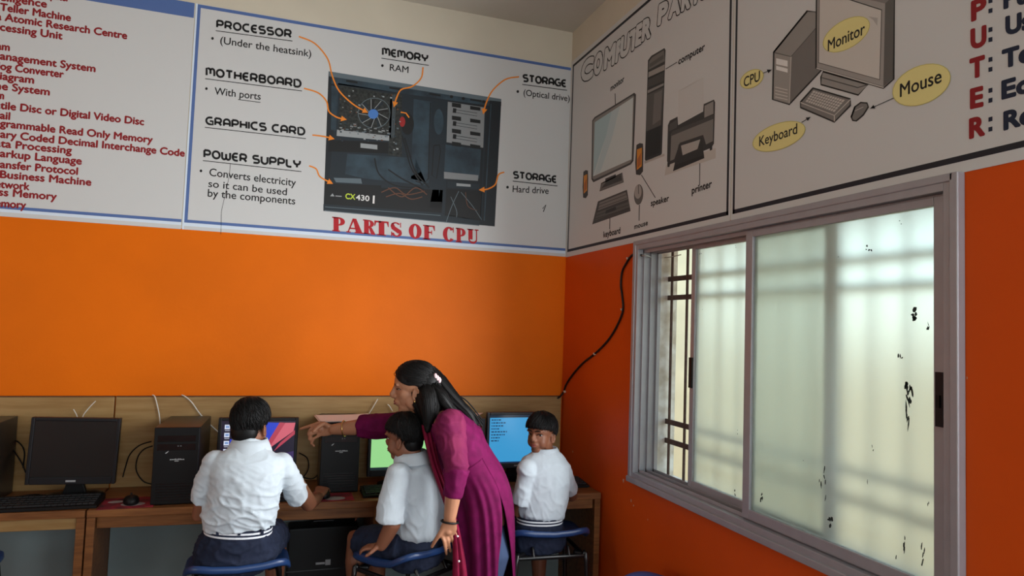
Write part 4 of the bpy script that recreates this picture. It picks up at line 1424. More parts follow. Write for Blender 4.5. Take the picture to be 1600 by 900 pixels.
# loose black cables behind the machines
for lab, pts in (('black cable looping behind the tower left of the nearest boy', [(238, 697, 3.44), (225, 702, 3.45), (215, 715, 3.46), (213, 735, 3.46), (224, 752, 3.46), (240, 757, 3.44)]),
                 ('thin black cable arching beside the tower left of the nearest boy', [(236, 690, 3.44), (218, 696, 3.46), (203, 710, 3.46), (196, 730, 3.47), (192, 745, 3.47)]),
                 ('black cable bundle left of the dark monitor', [(14, 695, 3.42), (24, 708, 3.44), (34, 724, 3.45), (40, 738, 3.45)]),
                 ('thick black cable leaving the tower at the left edge', [(14, 684, 3.44), (30, 692, 3.46), (38, 706, 3.47), (36, 730, 3.47)]),
                 ('black cable coil right of the monitor of the nearest boy', [(468, 708, 3.42), (480, 716, 3.44), (482, 732, 3.44), (474, 745, 3.44), (466, 746, 3.42)]),
                 ('thin black cable beside the tower under the pointing arm', [(470, 745, 3.44), (488, 748, 3.45), (500, 738, 3.45), (508, 728, 3.46)]),
                 ('grey cable below the blue screen', [(768, 742, 3.36), (782, 741, 3.38), (800, 743, 3.38), (815, 740, 3.36)])):
    cord('power_cable', lab, 'cable', [A(*p) for p in pts], 0.0027, BLACKP if 'grey' not in lab else mat('wire_grey', (170, 166, 160), 0.5))
for lab, pts in (('black cable lying on the desk below the dark monitor', [(-0.93, 3.33), (-0.86, 3.36), (-0.80, 3.33), (-0.76, 3.37), (-0.68, 3.35)]), ('black cable curling behind the keyboard of the dark monitor', [(-1.02, 3.34), (-0.95, 3.38), (-0.9, 3.36), (-0.86, 3.40)])):
    cord('power_cable', lab, 'cable', [(x, y, ZD + 0.0042) for x, y in pts], 0.0036, BLACKP)

# ------------------------------------------------------------------ stools with blue plastic seats
def stool(label, x, y, rz, zs, group):
    r = thing('stool', label, 'stool', (x, y, 0), rz, group)
    W, D = 0.178, 0.170
    n, k = 40, 9

    def prof(u, v):
        """seat height over the plan; u across, v from back (-1) to front (+1)"""
        bk = max(0, -v - 0.25) / 0.75
        z = 0.004 + 0.050 * bk ** 1.5 + 0.016 * max(0, abs(u) - 0.35) ** 1.3 + 0.022 * bk * u * u - 0.020 * max(0, v - 0.6) ** 1.5
        return z
    top, bot = [], []
    for j in range(k + 1):
        f = j / k
        a, b = [], []
        for i in range(n):
            t = 2 * pi * i / n
            c, s = cos(t), sin(t)
            e = 0.42
            u = f * (abs(c) ** e) * (1 if c >= 0 else -1)
            v = f * (abs(s) ** e) * (1 if s >= 0 else -1)
            a.append(V((u * W, v * D, prof(u, v))))
            b.append(V((u * W * 0.985, v * D * 0.985, prof(u, v) - 0.012)))
        top.append(a)
        bot.append(b)
    rim = []
    for i in range(n):
        p, q = top[-1][i], top[-1][i].normalized()
        rim.append(p)
    o1 = [p + V((p.x * 0.035, p.y * 0.035, -0.006)) for p in top[-1]]
    o2 = [p + V((p.x * 0.045, p.y * 0.045, -0.020)) for p in top[-1]]
    o3 = [p + V((p.x * 0.012, p.y * 0.012, -0.028)) for p in top[-1]]
    o4 = [p + V((-p.x * 0.03, -p.y * 0.03, -0.024)) for p in top[-1]]
    rings = [top[j] for j in range(1, k + 1)] + [o1, o2, o3, o4] + [bot[j] for j in range(k, 0, -1)]
    mb = MB().loft(rings)
    mb.v = [p + V((0, 0, zs)) for p in mb.v]
    obj('seat', mb, BLUES, r, smooth=True)
    zf = zs - 0.062
    for sx in (-1, 1):
        for sy in (-1, 1):
            lg = MB().tube([V(p) for p in smoothpath([(sx * 0.115, sy * 0.105, zf + 0.006), (sx * 0.145, sy * 0.135, zf), (sx * 0.158, sy * 0.146, zf - 0.03), (sx * 0.180, sy * 0.170, 0.012)], 4)], 0.0105, 10, round_ends=False)
            l = obj('leg', lg, STEELB, r, smooth=True)
            obj('foot_cap', MB().tube([(sx * 0.180, sy * 0.170, 0.0), (sx * 0.1785, sy * 0.1685, 0.022)], 0.0135, 10, round_ends=False), BLACKP, l)
    fm = MB()
    q = [(-0.15, -0.14), (0.15, -0.14), (0.15, 0.14), (-0.15, 0.14)]
    for i in range(4):
        a, b = q[i], q[(i + 1) % 4]
        fm.tube([(a[0], a[1], zf), (b[0], b[1], zf)], 0.0095, 10)
    for sx in (-1, 1):
        fm.tube([(sx * 0.08, -0.14, zf + 0.004), (sx * 0.08, -0.12, zs - 0.028)], 0.007, 8).tube([(sx * 0.08, 0.14, zf + 0.004), (sx * 0.08, 0.12, zs - 0.028)], 0.007, 8)
    obj('seat_frame', fm, STEELB, r, smooth=True)
    q = [(-0.172, -0.161), (0.172, -0.161), (0.172, 0.161), (-0.172, 0.161)]
    ft = MB()
    for i in range(4):
        a, b = q[i], q[(i + 1) % 4]
        ft.tube([(a[0], a[1], 0.13), (b[0], b[1], 0.13)], 0.008, 8)
    obj('foot_rail', ft, STEELB, r, smooth=True)
    return r


G = 'blue seated metal stools'
stool('blue stool under the nearest boy, its back rim facing the camera', -0.105, 2.79, 0.04, 0.590, G)
stool('blue stool under the middle boy, gripped by the hand of the woman', 0.545, 2.80, 0.62, 0.590, G)
stool('blue stool under the boy who turns round, nearest the right wall', 1.165, 2.87, -0.08, 0.606, G)
stool('blue stool cut off by the bottom edge, close to the window wall', 1.275, 2.12, 0.5, 0.602, G)
stool('blue stool at the left edge of the photo, only its rim in view', -1.108, 2.93, 0.1, 0.606, G)
from mathutils.bvhtree import BVHTree

# ------------------------------------------------------------------ people
def frame(F, U=(0, 0, 1)):
    F = V(F).normalized()
    L = V(U).cross(F).normalized()
    U = F.cross(L).normalized()
    return F, L, U


def oval(c, ax, ay, n=24, e=1.0):
    """ring of a body cross-section: half axes ax, ay (vectors)"""
    out = []
    for i in range(n):
        t = 2 * pi * i / n
        a, b = cos(t), sin(t)
        out.append(V(c) + V(ax) * (abs(a) ** e * (1 if a > 0 else -1)) + V(ay) * (abs(b) ** e * (1 if b > 0 else -1)))
    return out


def torso(mb, rows, side, e=0.9):
    """rows: (centre, half width, half depth); side = unit vector of the shoulders' line. Rings stay square to the spine"""
    side = V(side).normalized()
    P = smoothpath([(*r[0], r[1], r[2]) for r in rows], 4)
    rings = []
    for i, p in enumerate(P):
        a, b = V(P[max(i - 1, 0)][:3]), V(P[min(i + 1, len(P) - 1)][:3])
        t = (b - a).normalized()
        s = (side - t * side.dot(t)).normalized()
        d = t.cross(s)
        rings.append(oval(p[:3], s * p[3], d * p[4], e=e))
    return mb.loft(rings)


class Head:
    def __init__(self, c, F, h, U=(0, 0, 1), slim=1.0):
        self.c, self.h = V(c), h
        self.F, self.L, self.U = frame(F, U)
        self.s = slim
        self.R = Matrix((self.F, self.L, self.U)).transposed()

    def p(self, f, l, u):
        return self.c + (self.F * f + self.L * l * self.s + self.U * u) * self.h

    def e(self, mb, f, l, u, rf, rl, ru, n=18, k=12):
        mb.ell(self.p(f, l, u), (rf * self.h, rl * self.h * self.s, ru * self.h), self.R, n, k)

    def skin(self, mb, child=True):
        h = self.h
        self.e(mb, -.02, 0, .13, .415, .345, .36, 28, 18)
        self.e(mb, .10, 0, -.12, .285, .275, .34, 24, 16)
        self.e(mb, .20, 0, -.36, .15, .16, .125)
        if child:
            self.e(mb, .245, 0, -.40, .10, .155, .10)
            for s in (-1, 1):
                self.e(mb, .20, .15 * s, -.20, .14, .13, .16)
        else:
            self.e(mb, .285, 0, -.43, .075, .10, .07)
        for s in (-1, 1):
            self.e(mb, .175, .14 * s, -.11, .15, .14, .15)
            self.e(mb, .335, .13 * s, .095, .05, .12, .04)
            self.e(mb, .02, .22 * s, -.26, .18, .08, .16)
            self.e(mb, .395, .048 * s, -.135, .055, .045, .04)
            # ear: rim, bowl and lobe, standing off the side of the head
            ea = [self.p(-.02 + .062 * cos(t) - .02 * sin(t), (.338 + .03 * (cos(t) < 0)) * s, -.115 + .108 * sin(t)) for t in (2 * pi * i / 14 for i in range(14))]
            mb.tube(ea + [ea[0]], .020 * h, 8)
            self.e(mb, -.015, .322 * s, -.12, .06, .036, .10)
            self.e(mb, .005, .333 * s, -.215, .032, .025, .036)
        if child:
            mb.tube([self.p(.35, 0, .08), self.p(.39, 0, .0), self.p(.435, 0, -.085), self.p(.425, 0, -.12)], [.030 * h, .034 * h, .050 * h, .046 * h], 12)
        else:
            mb.tube([self.p(.36, 0, .10), self.p(.41, 0, .0), self.p(.455, 0, -.09), self.p(.445, 0, -.13)], [.035 * h, .038 * h, .055 * h, .05 * h], 12)
        # lips and muzzle
        self.e(mb, .315, 0, -.255, .10, .14, .10)
        self.e(mb, .395, 0, -.232, .035, .10, .026)
        self.e(mb, .388, 0, -.285, .04, .085, .028)

    def face(self, body, off, brow=True, open_=1.0, look=0.0):
        """eyes, lids, brows and lips set on the surface of the finished head"""
        bv = BVHTree.FromPolygons([v.co + off for v in body.data.vertices], [tuple(p.vertices) for p in body.data.polygons])

        def on(l, u, lift=0.0):
            o = self.p(1.0, l, u)
            hit = bv.ray_cast(o, -self.F)[0]
            q = hit if hit is not None else self.p(.36, l, u)
            return q + self.F * lift * self.h

        def o(name, mb, m, par=body):
            mb.v = [q - off for q in mb.v]
            return link(name, mb.mesh(name), par, True, m=m)
        for s in (-1, 1):
            c = on(.15 * s, .0)
            w = MB().ell(c - self.F * .022 * self.h, (.030 * self.h, .058 * self.h, .026 * self.h * open_), self.R)
            eo = o('eye', w, EYEW)
            c2 = c - self.F * .022 * self.h + (self.F * .020 * cos(look) + self.L * .05 * sin(look)) * self.h
            o('iris', MB().ell(c2, (.016 * self.h, .030 * self.h, .027 * self.h * open_), self.R), IRIS, eo)
            l = MB().tube([on(l_ * s, u_ * open_, .004) for l_, u_ in ((.08, .0), (.105, .020), (.145, .032), (.185, .026), (.215, .004))], [.006 * self.h, .010 * self.h, .012 * self.h, .011 * self.h, .006 * self.h], 8)
            o('eyelid', l, HAIR, eo)
            if brow:
                b = MB().tube([on(l_ * s, u_, .006) for l_, u_ in ((.05, .092), (.09, .108), (.14, .118), (.19, .110), (.235, .085))], [.010 * self.h, .015 * self.h, .015 * self.h, .011 * self.h, .005 * self.h], 8, flat=(.5, self.F))
                o('eyebrow', b, HAIR)
        m = MB()
        for u, r in ((-.236, .017), (-.282, .022)):
            m.tube([on(l_, u - .03 * abs(l_) * (1 if u > -.25 else -3), -.004) for l_ in (-.085, -.05, 0, .05, .085)], [r * self.h * k for k in (.4, .8, 1, .8, .4)], 10)
        o('lips', m, LIPS)

    def cap(self, front=1.30, side=1.72, back=2.5, grow=1.0, seed=0, streak=0.022, jag=0.07, strands=2200, sweep=None, twist=0.0, loft=.03, pw=.8):
        """short hair: closed shell over the skull with combed locks"""
        n, k = 132, 30
        outer, inner = [], []
        for j in range(k + 1):
            ro, ri = [], []
            for i in range(n):
                p = 2 * pi * i / n
                cp = cos(p)
                lim = side + (front - side) * max(0, cp) ** pw if cp > 0 else side + (back - side) * (-cp) ** 0.9
                lim += jag * noise.noise(V((p * 5.1, seed, 0))) * (1.3 if cp > 0 else 0.7)
                t = lim * j / k
                wob = noise.noise(V((cos(p) * 6.0 + seed, sin(p) * 6.0, t * 0.7))) * .6 + noise.noise(V((cos(p) * 16 + seed, sin(p) * 16, t * 1.1))) * .5 + .35 * noise.noise(V((cos(p) * 34, sin(p) * 34 + seed, t)))
                th = (0.085 * grow * (1 - .45 * (j / k) ** 2)) * (1 + .25 * noise.noise(V((cos(p) * 1.5, sin(p) * 1.5, t + seed))))
                amp = streak * min(1, t * 1.2)
                d = V((.415 * sin(t) * cos(p), .345 * sin(t) * sin(p), .36 * cos(t)))
                nn = V((d.x / .415 ** 2, d.y / .345 ** 2, d.z / .36 ** 2)).normalized()
                if t > 1.6:
                    d.x += -.03 * (t - 1.6) * (1 if cp < 0 else 0)
                    d.z -= .04 * (t - 1.6)
                q = d + nn * (th + amp * wob)
                q2 = d - nn * .03
                ro.append(self.p(q.x - .02, q.y, q.z + .13))
                ri.append(self.p(q2.x - .02, q2.y, q2.z + .13))
            outer.append(ro)
            inner.append(ri)
        # tuck the lower rim in so the tips thin out
        rings = outer[1:] + inner[::-1][:-1]
        mb = MB().loft(rings)
        # fine locks lying over the shell
        rg = random.Random(int(seed * 7) + 1)

        def on(t, p, up):
            d = V((.415 * sin(t) * cos(p), .345 * sin(t) * sin(p), .36 * cos(t)))
            nn = V((d.x / .415 ** 2, d.y / .345 ** 2, d.z / .36 ** 2)).normalized()
            if t > 1.6:
                d.x += -.03 * (t - 1.6) * (1 if cos(p) < 0 else 0)
                d.z -= .04 * (t - 1.6)
            q = d + nn * up
            return self.p(q.x - .02, q.y, q.z + .13)

        def limit(p):
            cp = cos(p)
            return side + (front - side) * max(0, cp) ** pw if cp > 0 else side + (back - side) * (-cp) ** 0.9
        for i in range(strands):
            p = rg.uniform(0, 2 * pi)
            lm = limit(p)
            t0 = lm * sqrt(rg.random()) * .93
            if sweep is None:
                t1 = min(t0 + rg.uniform(.30, .75), lm * rg.uniform(.98, 1.07) + .03)
                p1 = p + rg.uniform(-.25, .25) + twist * (1 - t0 / lm)
            else:
                t1, p1 = sweep[0] + rg.uniform(-.12, .12), sweep[1] + rg.uniform(-.3, .3)
                dp = (p1 - p + pi) % (2 * pi) - pi
                p1 = p + dp
                f = rg.uniform(.35, .8)
                t1, p1 = t0 + (t1 - t0) * f, p + dp * f
            up0 = .085 * grow * (1 - .45 * (t0 / lm) ** 2)
            up1 = .085 * grow * (1 - .45 * min(1, t1 / lm) ** 2)
            lift = rg.uniform(-.006, loft)
            pts = []
            for j in range(6):
                f = j / 5
                pts.append(on(t0 + (t1 - t0) * f, p + (p1 - p) * f, up0 + (up1 - up0) * f + lift * (.4 + sin(pi * f * .8)) - .02 * (j == 0)))
            r = rg.uniform(.0007, .0015) * self.h / .19
            mb.tube(pts, [r * .6, r, r, r * .9, r * .7, r * .25], 5, round_ends=False)
        return mb


def hand(mb, wrist, knuck, spread, fingers, thumb, w, r, palm_n):
    """palm from wrist to the knuckle line, five separate fingers.
    spread = unit vector across the knuckles (towards the index side), fingers = list of 4 chains of offsets from
    their knuckle (index first), thumb = chain of offsets from the palm's side near the wrist"""
    wrist, knuck, spread = V(wrist), V(knuck), V(spread).normalized()
    ax = (knuck - wrist)
    n = V(palm_n).normalized()
    rows = []
    for t, ww, dd in ((-.12, .58, .42), (.12, .66, .40), (.4, .86, .40), (.75, 1.0, .34), (1.0, .98, .27), (1.08, .86, .18)):
        rows.append(oval(wrist + ax * t, spread * w * ww, n * w * dd, 16, .8))
    mb.loft(rows)
    mb.ell(wrist + ax * .82, (w * .46, w * .46, w * .46))
    for i, ch in enumerate(fingers):
        k = knuck + spread * w * (.72 - .48 * i) - ax.normalized() * (.004 if i in (1, 2) else .009)
        rr = r * (1.0, 1.04, .98, .84)[i]
        mb.tube([k - ax.normalized() * .018] + [k] + [k + V(c) for c in ch], [rr * 1.1, rr * 1.08] + [rr * (1 - .09 * j) for j in range(len(ch))], 10)
    b = wrist + ax * .30 + spread * w * .62
    mb.tube([b - spread * w * .3] + [b + V(c) for c in thumb], [r * 1.5, r * 1.35, r * 1.15, r * .98][:len(thumb) + 1], 10)


def folds(me, amp, lines, seed=0.0):
    """drawn tension folds: lines = (point a, point b, width, strength)"""
    ns = [v.normal.copy() for v in me.vertices]
    for v, n in zip(me.vertices, ns):
        p = v.co
        tot = 0
        for a, b, w, st in lines:
            ab = b - a
            t = (p - a).dot(ab) / ab.length_squared
            if -.1 < t < 1.1:
                d = (p - (a + ab * t)).length
                if d < 3 * w:
                    k = d / w
                    tot += st * exp(-k * k) * sin(pi * max(0, min(1, (t + .1) / 1.2)))
        v.co = p + n * amp * tot
    me.update()


def person(label, loc):
    return thing('person', label, 'person', loc)


def put(name, me, parent, off, m):
    shift(me, off)
    return link(name, me, parent, True, m=m)


def chain(d0, d1, d2, a, b, c):
    """finger offsets: three phalanges along directions d0..d2 with lengths a,b,c"""
    p = V(d0).normalized() * a
    q = p + V(d1).normalized() * b
    s = q + V(d2).normalized() * c
    return [p, q, s]


def belt_band(rows, side, z0, parent, off):
    mb = MB()
    rings = rows
    n = len(rings[0])
    for k in range(len(rings) - 1):
        m = BELTW if k in (1, 3) else NAVY
        o = len(mb.v)
        mb.add(rings[k] + rings[k + 1], [(i, (i + 1) % n, n + (i + 1) % n, n + i) for i in range(n)], m)
    mb.v = [p - off for p in mb.v]
    o = link('belt', mb.mesh('belt'), parent, False)
    sd = o.modifiers.new('thick', 'SOLIDIFY')
    sd.thickness = 0.004
    return o


def band_rings(c, side, hw, hd, h, up=(0, 0, 1), tiltv=0.0):
    side = V(side).normalized()
    up = V(up).normalized()
    d = up.cross(side)
    return [oval(V(c) + up * (-h / 2 + h * k / 5), side * hw, d * hd, 40, .9) for k in range(6)]


def leg_set(mb, sh, hipL, hipR, kneeL, kneeR, footL, footR, fwd, r0=.066, r1=.046, rs=.05):
    fwd = V(fwd).normalized()
    for hp, kn, ft in ((hipL, kneeL, footL), (hipR, kneeR, footR)):
        hp, kn, ft = V(hp), V(kn), V(ft)
        mb.tube([hp.lerp(kn, .18), hp.lerp(kn, .5), kn, kn.lerp(ft, .25), kn.lerp(ft, .55), kn.lerp(ft, .95)], [r0 * .8, r0 * .84, r1, r1 * .98, r1 * .78, r1 * .56], 14)
        mb.tube([ft + V((0, 0, -.01)), ft + fwd * .05 + V((0, 0, -.022)), ft + fwd * .13 + V((0, 0, -.03))], [.030, .032, .022], 12, flat=(.75, (0, 0, 1)))
        sh.tube([hp, hp.lerp(kn, .5), hp.lerp(kn, .92)], [r0 * 1.22, r0 * 1.2, rs * 1.25], 16, round_ends=False)


# ======================================================== boy nearest, seen from behind
OFF1 = V((-0.105, 2.72, 0))
b1 = person('boy in white shirt and striped belt seen from behind, using the mouse', OFF1)
body, cloth, shorts = MB(), MB(), MB()
H1 = Head(A(391, 662, 2.73), (.42, .89, -.16), .186, slim=.93)
H1.skin(body)
S = V((1, -.05, -.06))
nb = A(390, 700, 2.70)
body.tube([H1.p(-.10, 0, -.15), H1.p(-.12, 0, -.42), nb, nb + V((0, -.02, -.05))], [.046, .044, .047, .05], 16)
spine1 = [(A(388, 711, 2.69), .07, .05), (A(387, 724, 2.685), .118, .07), (A(385, 745, 2.68), .120, .082), (A(382, 775, 2.69), .112, .082), (A(376, 805, 2.71), .100, .078), (A(373, 835, 2.73), .098, .078), (A(373, 858, 2.74), .112, .09)]
torso(body, spine1, S)
shL, shR = A(337, 719, 2.69), A(439, 722, 2.70)
eL, eR = A(312, 803, 2.74), A(483, 787, 2.86)
wL, wR = A(372, 772, 3.03), A(497, 777, 3.04)
body.tube([shL, shL.lerp(eL, .5), eL, eL.lerp(wL, .5), wL], [.034, .032, .029, .027, .021], 14)
body.tube([shR, shR.lerp(eR, .5), eR, eR.lerp(wR, .4), wR], [.034, .034, .032, .029, .021], 14)
# right hand lies on the mouse
kn = V((0.212, 3.112, 0.790))
hand(body, wR, kn, (-1, .15, .15), [chain((-.1 + .16 * i, 1, -.15), (-.02 + .12 * i, .8, -.75), (0, .55, -.85), .024, .019, .014) for i in range(4)], [V((-.012, .012, -.006)), V((-.022, .03, -.016)), V((-.024, .046, -.022))], .030, .0068, (0, -.2, 1))
# left hand on the keyboard
kn2 = wL + V((.02, .055, -.012))
hand(body, wL, kn2, (1, -.3, .1), [chain((.1 - .12 * i, 1, -.1), (0, .7, -.6), (0, .3, -.9), .022, .017, .013) for i in range(4)], [V((.014, .01, -.004)), V((.026, .026, -.01)), V((.032, .042, -.014))], .029, .0066, (0, .2, 1))
hipL, hipR = A(346, 852, 2.75), A(402, 852, 2.75)
leg_set(body, shorts, hipL, hipR, V((-.20, 3.04, .625)), V((.03, 3.04, .625)), V((-.20, 2.99, .29)), V((.03, 2.99, .29)), (0, 1, 0))
torso(shorts, [(A(373, 825, 2.725), .113, .092), (A(372, 838, 2.73), .132, .104), (A(371, 852, 2.745), .148, .114), (A(371, 868, 2.75), .146, .113), (A(371, 878, 2.76), .120, .09)], S)
# shirt: body, sleeves and stand collar
torso(cloth, [(A(389, 699, 2.695), .066, .055), (A(388, 708, 2.69), .098, .066), (A(387, 718, 2.685), .128, .080), (A(386, 735, 2.68), .131, .094), (A(384, 760, 2.685), .126, .098), (A(379, 790, 2.70), .126, .100), (A(375, 803, 2.715), .132, .102), (A(373, 812, 2.72), .130, .101), (A(373, 817, 2.722), .112, .090)], S)
sl = A(314, 783, 2.73)
for q_ in (shL, shR):
    cloth.ell(q_ + V((0, 0, -.006)), (.046, .050, .043))
cloth.tube([A(345, 722, 2.69), A(331, 733, 2.69), A(320, 758, 2.71), sl], [.040, .043, .040, .037], 18, round_ends=False)
sr = A(466, 777, 2.79)
cloth.tube([A(428, 723, 2.695), A(443, 733, 2.70), A(458, 757, 2.74), sr], [.040, .044, .044, .043], 18, round_ends=False)
cloth.tube([nb + V((0, -.012, -.012)), nb + V((0, .004, .020))], [.058, .054], 20, round_ends=False)
me = remesh(body, .0042, 5)
bo = put('body', me, b1, OFF1, SKINB)
H1.face(bo, OFF1)
me = remesh(cloth, .005, 5)
wrinkle(me, .0050, (9, 9, 20), 1.3, lambda p: .45 + .9 * max(0, min(1, (1.02 - p.z) / .2)))
so = put('shirt', me, b1, OFF1, SHIRT)
cl = MB().loft([oval(nb + V((0, -.006 + .004 * k, z)), V((r, 0, 0)), V((0, r * .95, 0)), 30) for k, (z, r) in enumerate(((-.014, .082), (.000, .077), (.020, .068), (.034, .061), (.032, .055), (.000, .058)))], cap=False)
cl.v = [p - OFF1 for p in cl.v]
link('collar', cl.mesh('collar'), so, True, m=SHIRT)
me = remesh(shorts, .006, 4)
wrinkle(me, .006, (14, 14, 20), 5.1)
put('shorts', me, b1, OFF1, NAVY)
bb = belt_band(band_rings(A(373, 826, 2.725), S, .119, .098, .034, (-.03, 0, 1)), S, 0, b1, OFF1)
for px in (374, 340, 410):
    lp = MB().box(A(px, 829 - (px - 372) * .01, 2.6265 + abs(px - 372) * .0005) - OFF1, (.010, .006, .034))
    link('belt_loop', lp.mesh('belt_loop'), bb, m=NAVY)
hc = H1.cap(front=1.30, side=1.66, back=2.88, grow=.58, seed=2.0, loft=.018, twist=.5, streak=.012)
H1.e(hc, -.20, 0, -.16, .215, .285, .25, 30, 20)
hc.v = [p - OFF1 for p in hc.v]
link('hair', hc.mesh('hair'), b1, True, m=HAIR)

# ======================================================== middle boy, turned towards the green screen
OFF2 = V((0.52, 2.75, 0))
b2 = person('boy in white shirt facing the green screen, in front of the woman', OFF2)
body, cloth, shorts = MB(), MB(), MB()
H2 = Head(A(632, 682, 2.74), (-.80, .60, -.13), .182)
H2.skin(body)
f2 = V((-.66, .75, 0)).normalized()
S2 = V((f2.y, -f2.x, 0))            # towards the boy's right
S2 = V((.75, .66, 0))
nb = A(643, 716, 2.735)
body.tube([H2.p(-.08, 0, -.15), H2.p(-.12, 0, -.42), nb, nb + V((.01, -.01, -.05))], [.046, .044, .047, .05], 16)
torso(body, [(A(648, 724, 2.74), .07, .05), (A(650, 738, 2.74), .110, .068), (A(652, 757, 2.745), .112, .076), (A(655, 790, 2.75), .105, .078), (A(654, 820, 2.76), .092, .072), (A(652, 845, 2.77), .090, .074), (A(651, 862, 2.775), .098, .084)], S2)
shL = A(622, 742, 2.665)
eL = A(613, 820, 2.655)
wL = A(596, 852, 2.69)
body.tube([shL, shL.lerp(eL, .5), eL, eL.lerp(wL, .5), wL], [.040, .036, .033, .029, .023], 14)
shR = A(668, 742, 2.82)
eR = A(640, 800, 2.98)
wR = A(588, 800, 3.06)
body.tube([shR, shR.lerp(eR, .5), eR, eR.lerp(wR, .5), wR], [.040, .034, .028, .025, .02], 14)
hand(body, wL, wL + V((-.040, .024, -.012)), (-.4, -.85, -.1), [chain((-.95, .35 + .12 * i, -.1), (-.8, .35, -.5), (-.4, .2, -.9), .022, .016, .012) for i in range(4)], [V((-.012, -.012, -.004)), V((-.028, -.018, -.014)), V((-.042, -.014, -.024))], .028, .0066, (-.15, .05, 1))
hand(body, wR, wR + V((-.05, .03, -.014)), (.4, .8, .1), [chain((-.9, .5 - .1 * i, -.1), (-.7, .3, -.6), (-.3, .2, -.9), .022, .016, .012) for i in range(4)], [V((0, .014, -.004)), V((-.018, .028, -.012)), V((-.032, .034, -.018))], .028, .0066, (-.1, .1, 1))
hipL = A(636, 860, 2.72) + V((0, 0, .01))
hipR = A(665, 860, 2.84) + V((0, 0, .01))
leg_set(body, shorts, hipL, hipR, hipL + f2 * .27 + V((0, 0, -.02)), hipR + f2 * .27 + V((0, 0, -.02)), hipL + f2 * .25 + V((0, 0, -.36)), hipR + f2 * .25 + V((0, 0, -.36)), f2)
torso(shorts, [(A(653, 824, 2.765), .106, .088), (A(652, 846, 2.77), .124, .104), (A(652, 862, 2.775), .132, .112), (A(652, 872, 2.78), .124, .105)], S2)
torso(cloth, [(A(644, 713, 2.737), .064, .054), (A(647, 722, 2.74), .094, .064), (A(650, 733, 2.74), .122, .078), (A(652, 752, 2.745), .126, .090), (A(655, 780, 2.75), .121, .093), (A(655, 805, 2.757), .118, .095), (A(654, 824, 2.762), .120, .100), (A(653, 832, 2.765), .106, .090)], S2)
for q_ in (shL, shR):
    cloth.ell(q_ + V((0, 0, .002)), (.049, .050, .046))
cloth.tube([A(633, 737, 2.69), A(621, 748, 2.665), A(613, 780, 2.655), A(609, 815, 2.655)], [.048, .052, .053, .056], 20, round_ends=False)
cloth.tube([A(664, 740, 2.80), shR, shR.lerp(eR, .55)], [.046, .05, .048], 18, round_ends=False)
cloth.tube([nb + V((0.006, 0, -.012)), nb + V((-.004, .002, .018))], [.058, .054], 20, round_ends=False)
bo = put('body', remesh(body, .0042, 5), b2, OFF2, SKINB)
H2.face(bo, OFF2)
me = remesh(cloth, .005, 5)
wrinkle(me, .0040, (11, 11, 9), 8.3, lambda p: .4 + .8 * max(0, min(1, (1.0 - p.z) / .25)))
so = put('shirt', me, b2, OFF2, SHIRT)
cl = MB().loft([oval(nb + V((.010 - .005 * k, -.003, z)), V((r, 0, .1 * r)), V((0, r * .95, 0)), 30) for k, (z, r) in enumerate(((-.014, .082), (.000, .077), (.018, .068), (.030, .060), (.028, .054), (.000, .058)))], cap=False)
cl.v = [p - OFF2 for p in cl.v]
link('collar', cl.mesh('collar'), so, True, m=SHIRT)
me = remesh(shorts, .006, 4)
wrinkle(me, .005, (14, 14, 20), 2.1)
put('shorts', me, b2, OFF2, NAVY)
hc = H2.cap(front=1.22, side=1.64, back=2.70, grow=.66, seed=5.0, loft=.016, streak=.012)
H2.e(hc, -.20, 0, -.14, .215, .285, .24, 30, 20)
hc.v = [p - OFF2 for p in hc.v]
link('hair', hc.mesh('hair'), b2, True, m=HAIR)

# ======================================================== boy by the wall, looking back over his shoulder
OFF3 = V((1.14, 2.84, 0))
b3 = person('boy in white shirt turning his head to look back, beside the blue screen', OFF3)
body, cloth, shorts = MB(), MB(), MB()
H3 = Head(A(846, 676, 2.86), (-.80, -.60, -.06), .173)
H3.skin(body)
S3 = V((.97, -.24, 0))
f3 = V((.10, .99, 0))
nb = A(853, 708, 2.855)
body.tube([H3.p(-.08, 0, -.15), H3.p(-.10, 0, -.42), nb, nb + V((0, -.01, -.05))], [.044, .042, .045, .05], 16)
torso(body, [(A(853, 716, 2.85), .066, .048), (A(852, 730, 2.845), .104, .066), (A(850, 750, 2.84), .106, .074), (A(848, 780, 2.84), .098, .074), (A(844, 805, 2.845), .088, .072), (A(842, 825, 2.85), .090, .074), (A(841, 838, 2.855), .098, .08)], S3)
shL, shR = A(824, 735, 2.82), A(879, 741, 2.835)
eL, wL = A(812, 800, 2.86), A(826, 790, 3.04)
eR, wR = A(893, 774, 2.96), A(868, 764, 3.12)
body.tube([shL, shL.lerp(eL, .5), eL, eL.lerp(wL, .5), wL], [.040, .034, .029, .026, .02], 14)
body.tube([shR, shR.lerp(eR, .5), eR, eR.lerp(wR, .5), wR], [.040, .034, .030, .026, .02], 14)
wR2 = wR
hand(body, wR, wR + V((-.035, .045, -.006)), (-.75, -.6, .1), [chain((-.6, .8 - .1 * i, -.1), (-.5, .6, -.6), (-.3, .3, -.9), .021, .016, .012) for i in range(4)], [V((-.014, 0, -.004)), V((-.03, .01, -.01)), V((-.044, .024, -.012))], .027, .0064, (0, .1, 1))
hand(body, wL, wL + V((.01, .052, -.008)), (.95, -.2, .1), [chain((.2 - .1 * i, 1, -.1), (0, .7, -.6), (0, .3, -.9), .021, .016, .012) for i in range(4)], [V((.014, .01, -.004)), V((.026, .026, -.01)), V((.032, .04, -.014))], .027, .0064, (0, .1, 1))
hipL, hipR = A(824, 840, 2.87), A(862, 840, 2.87)
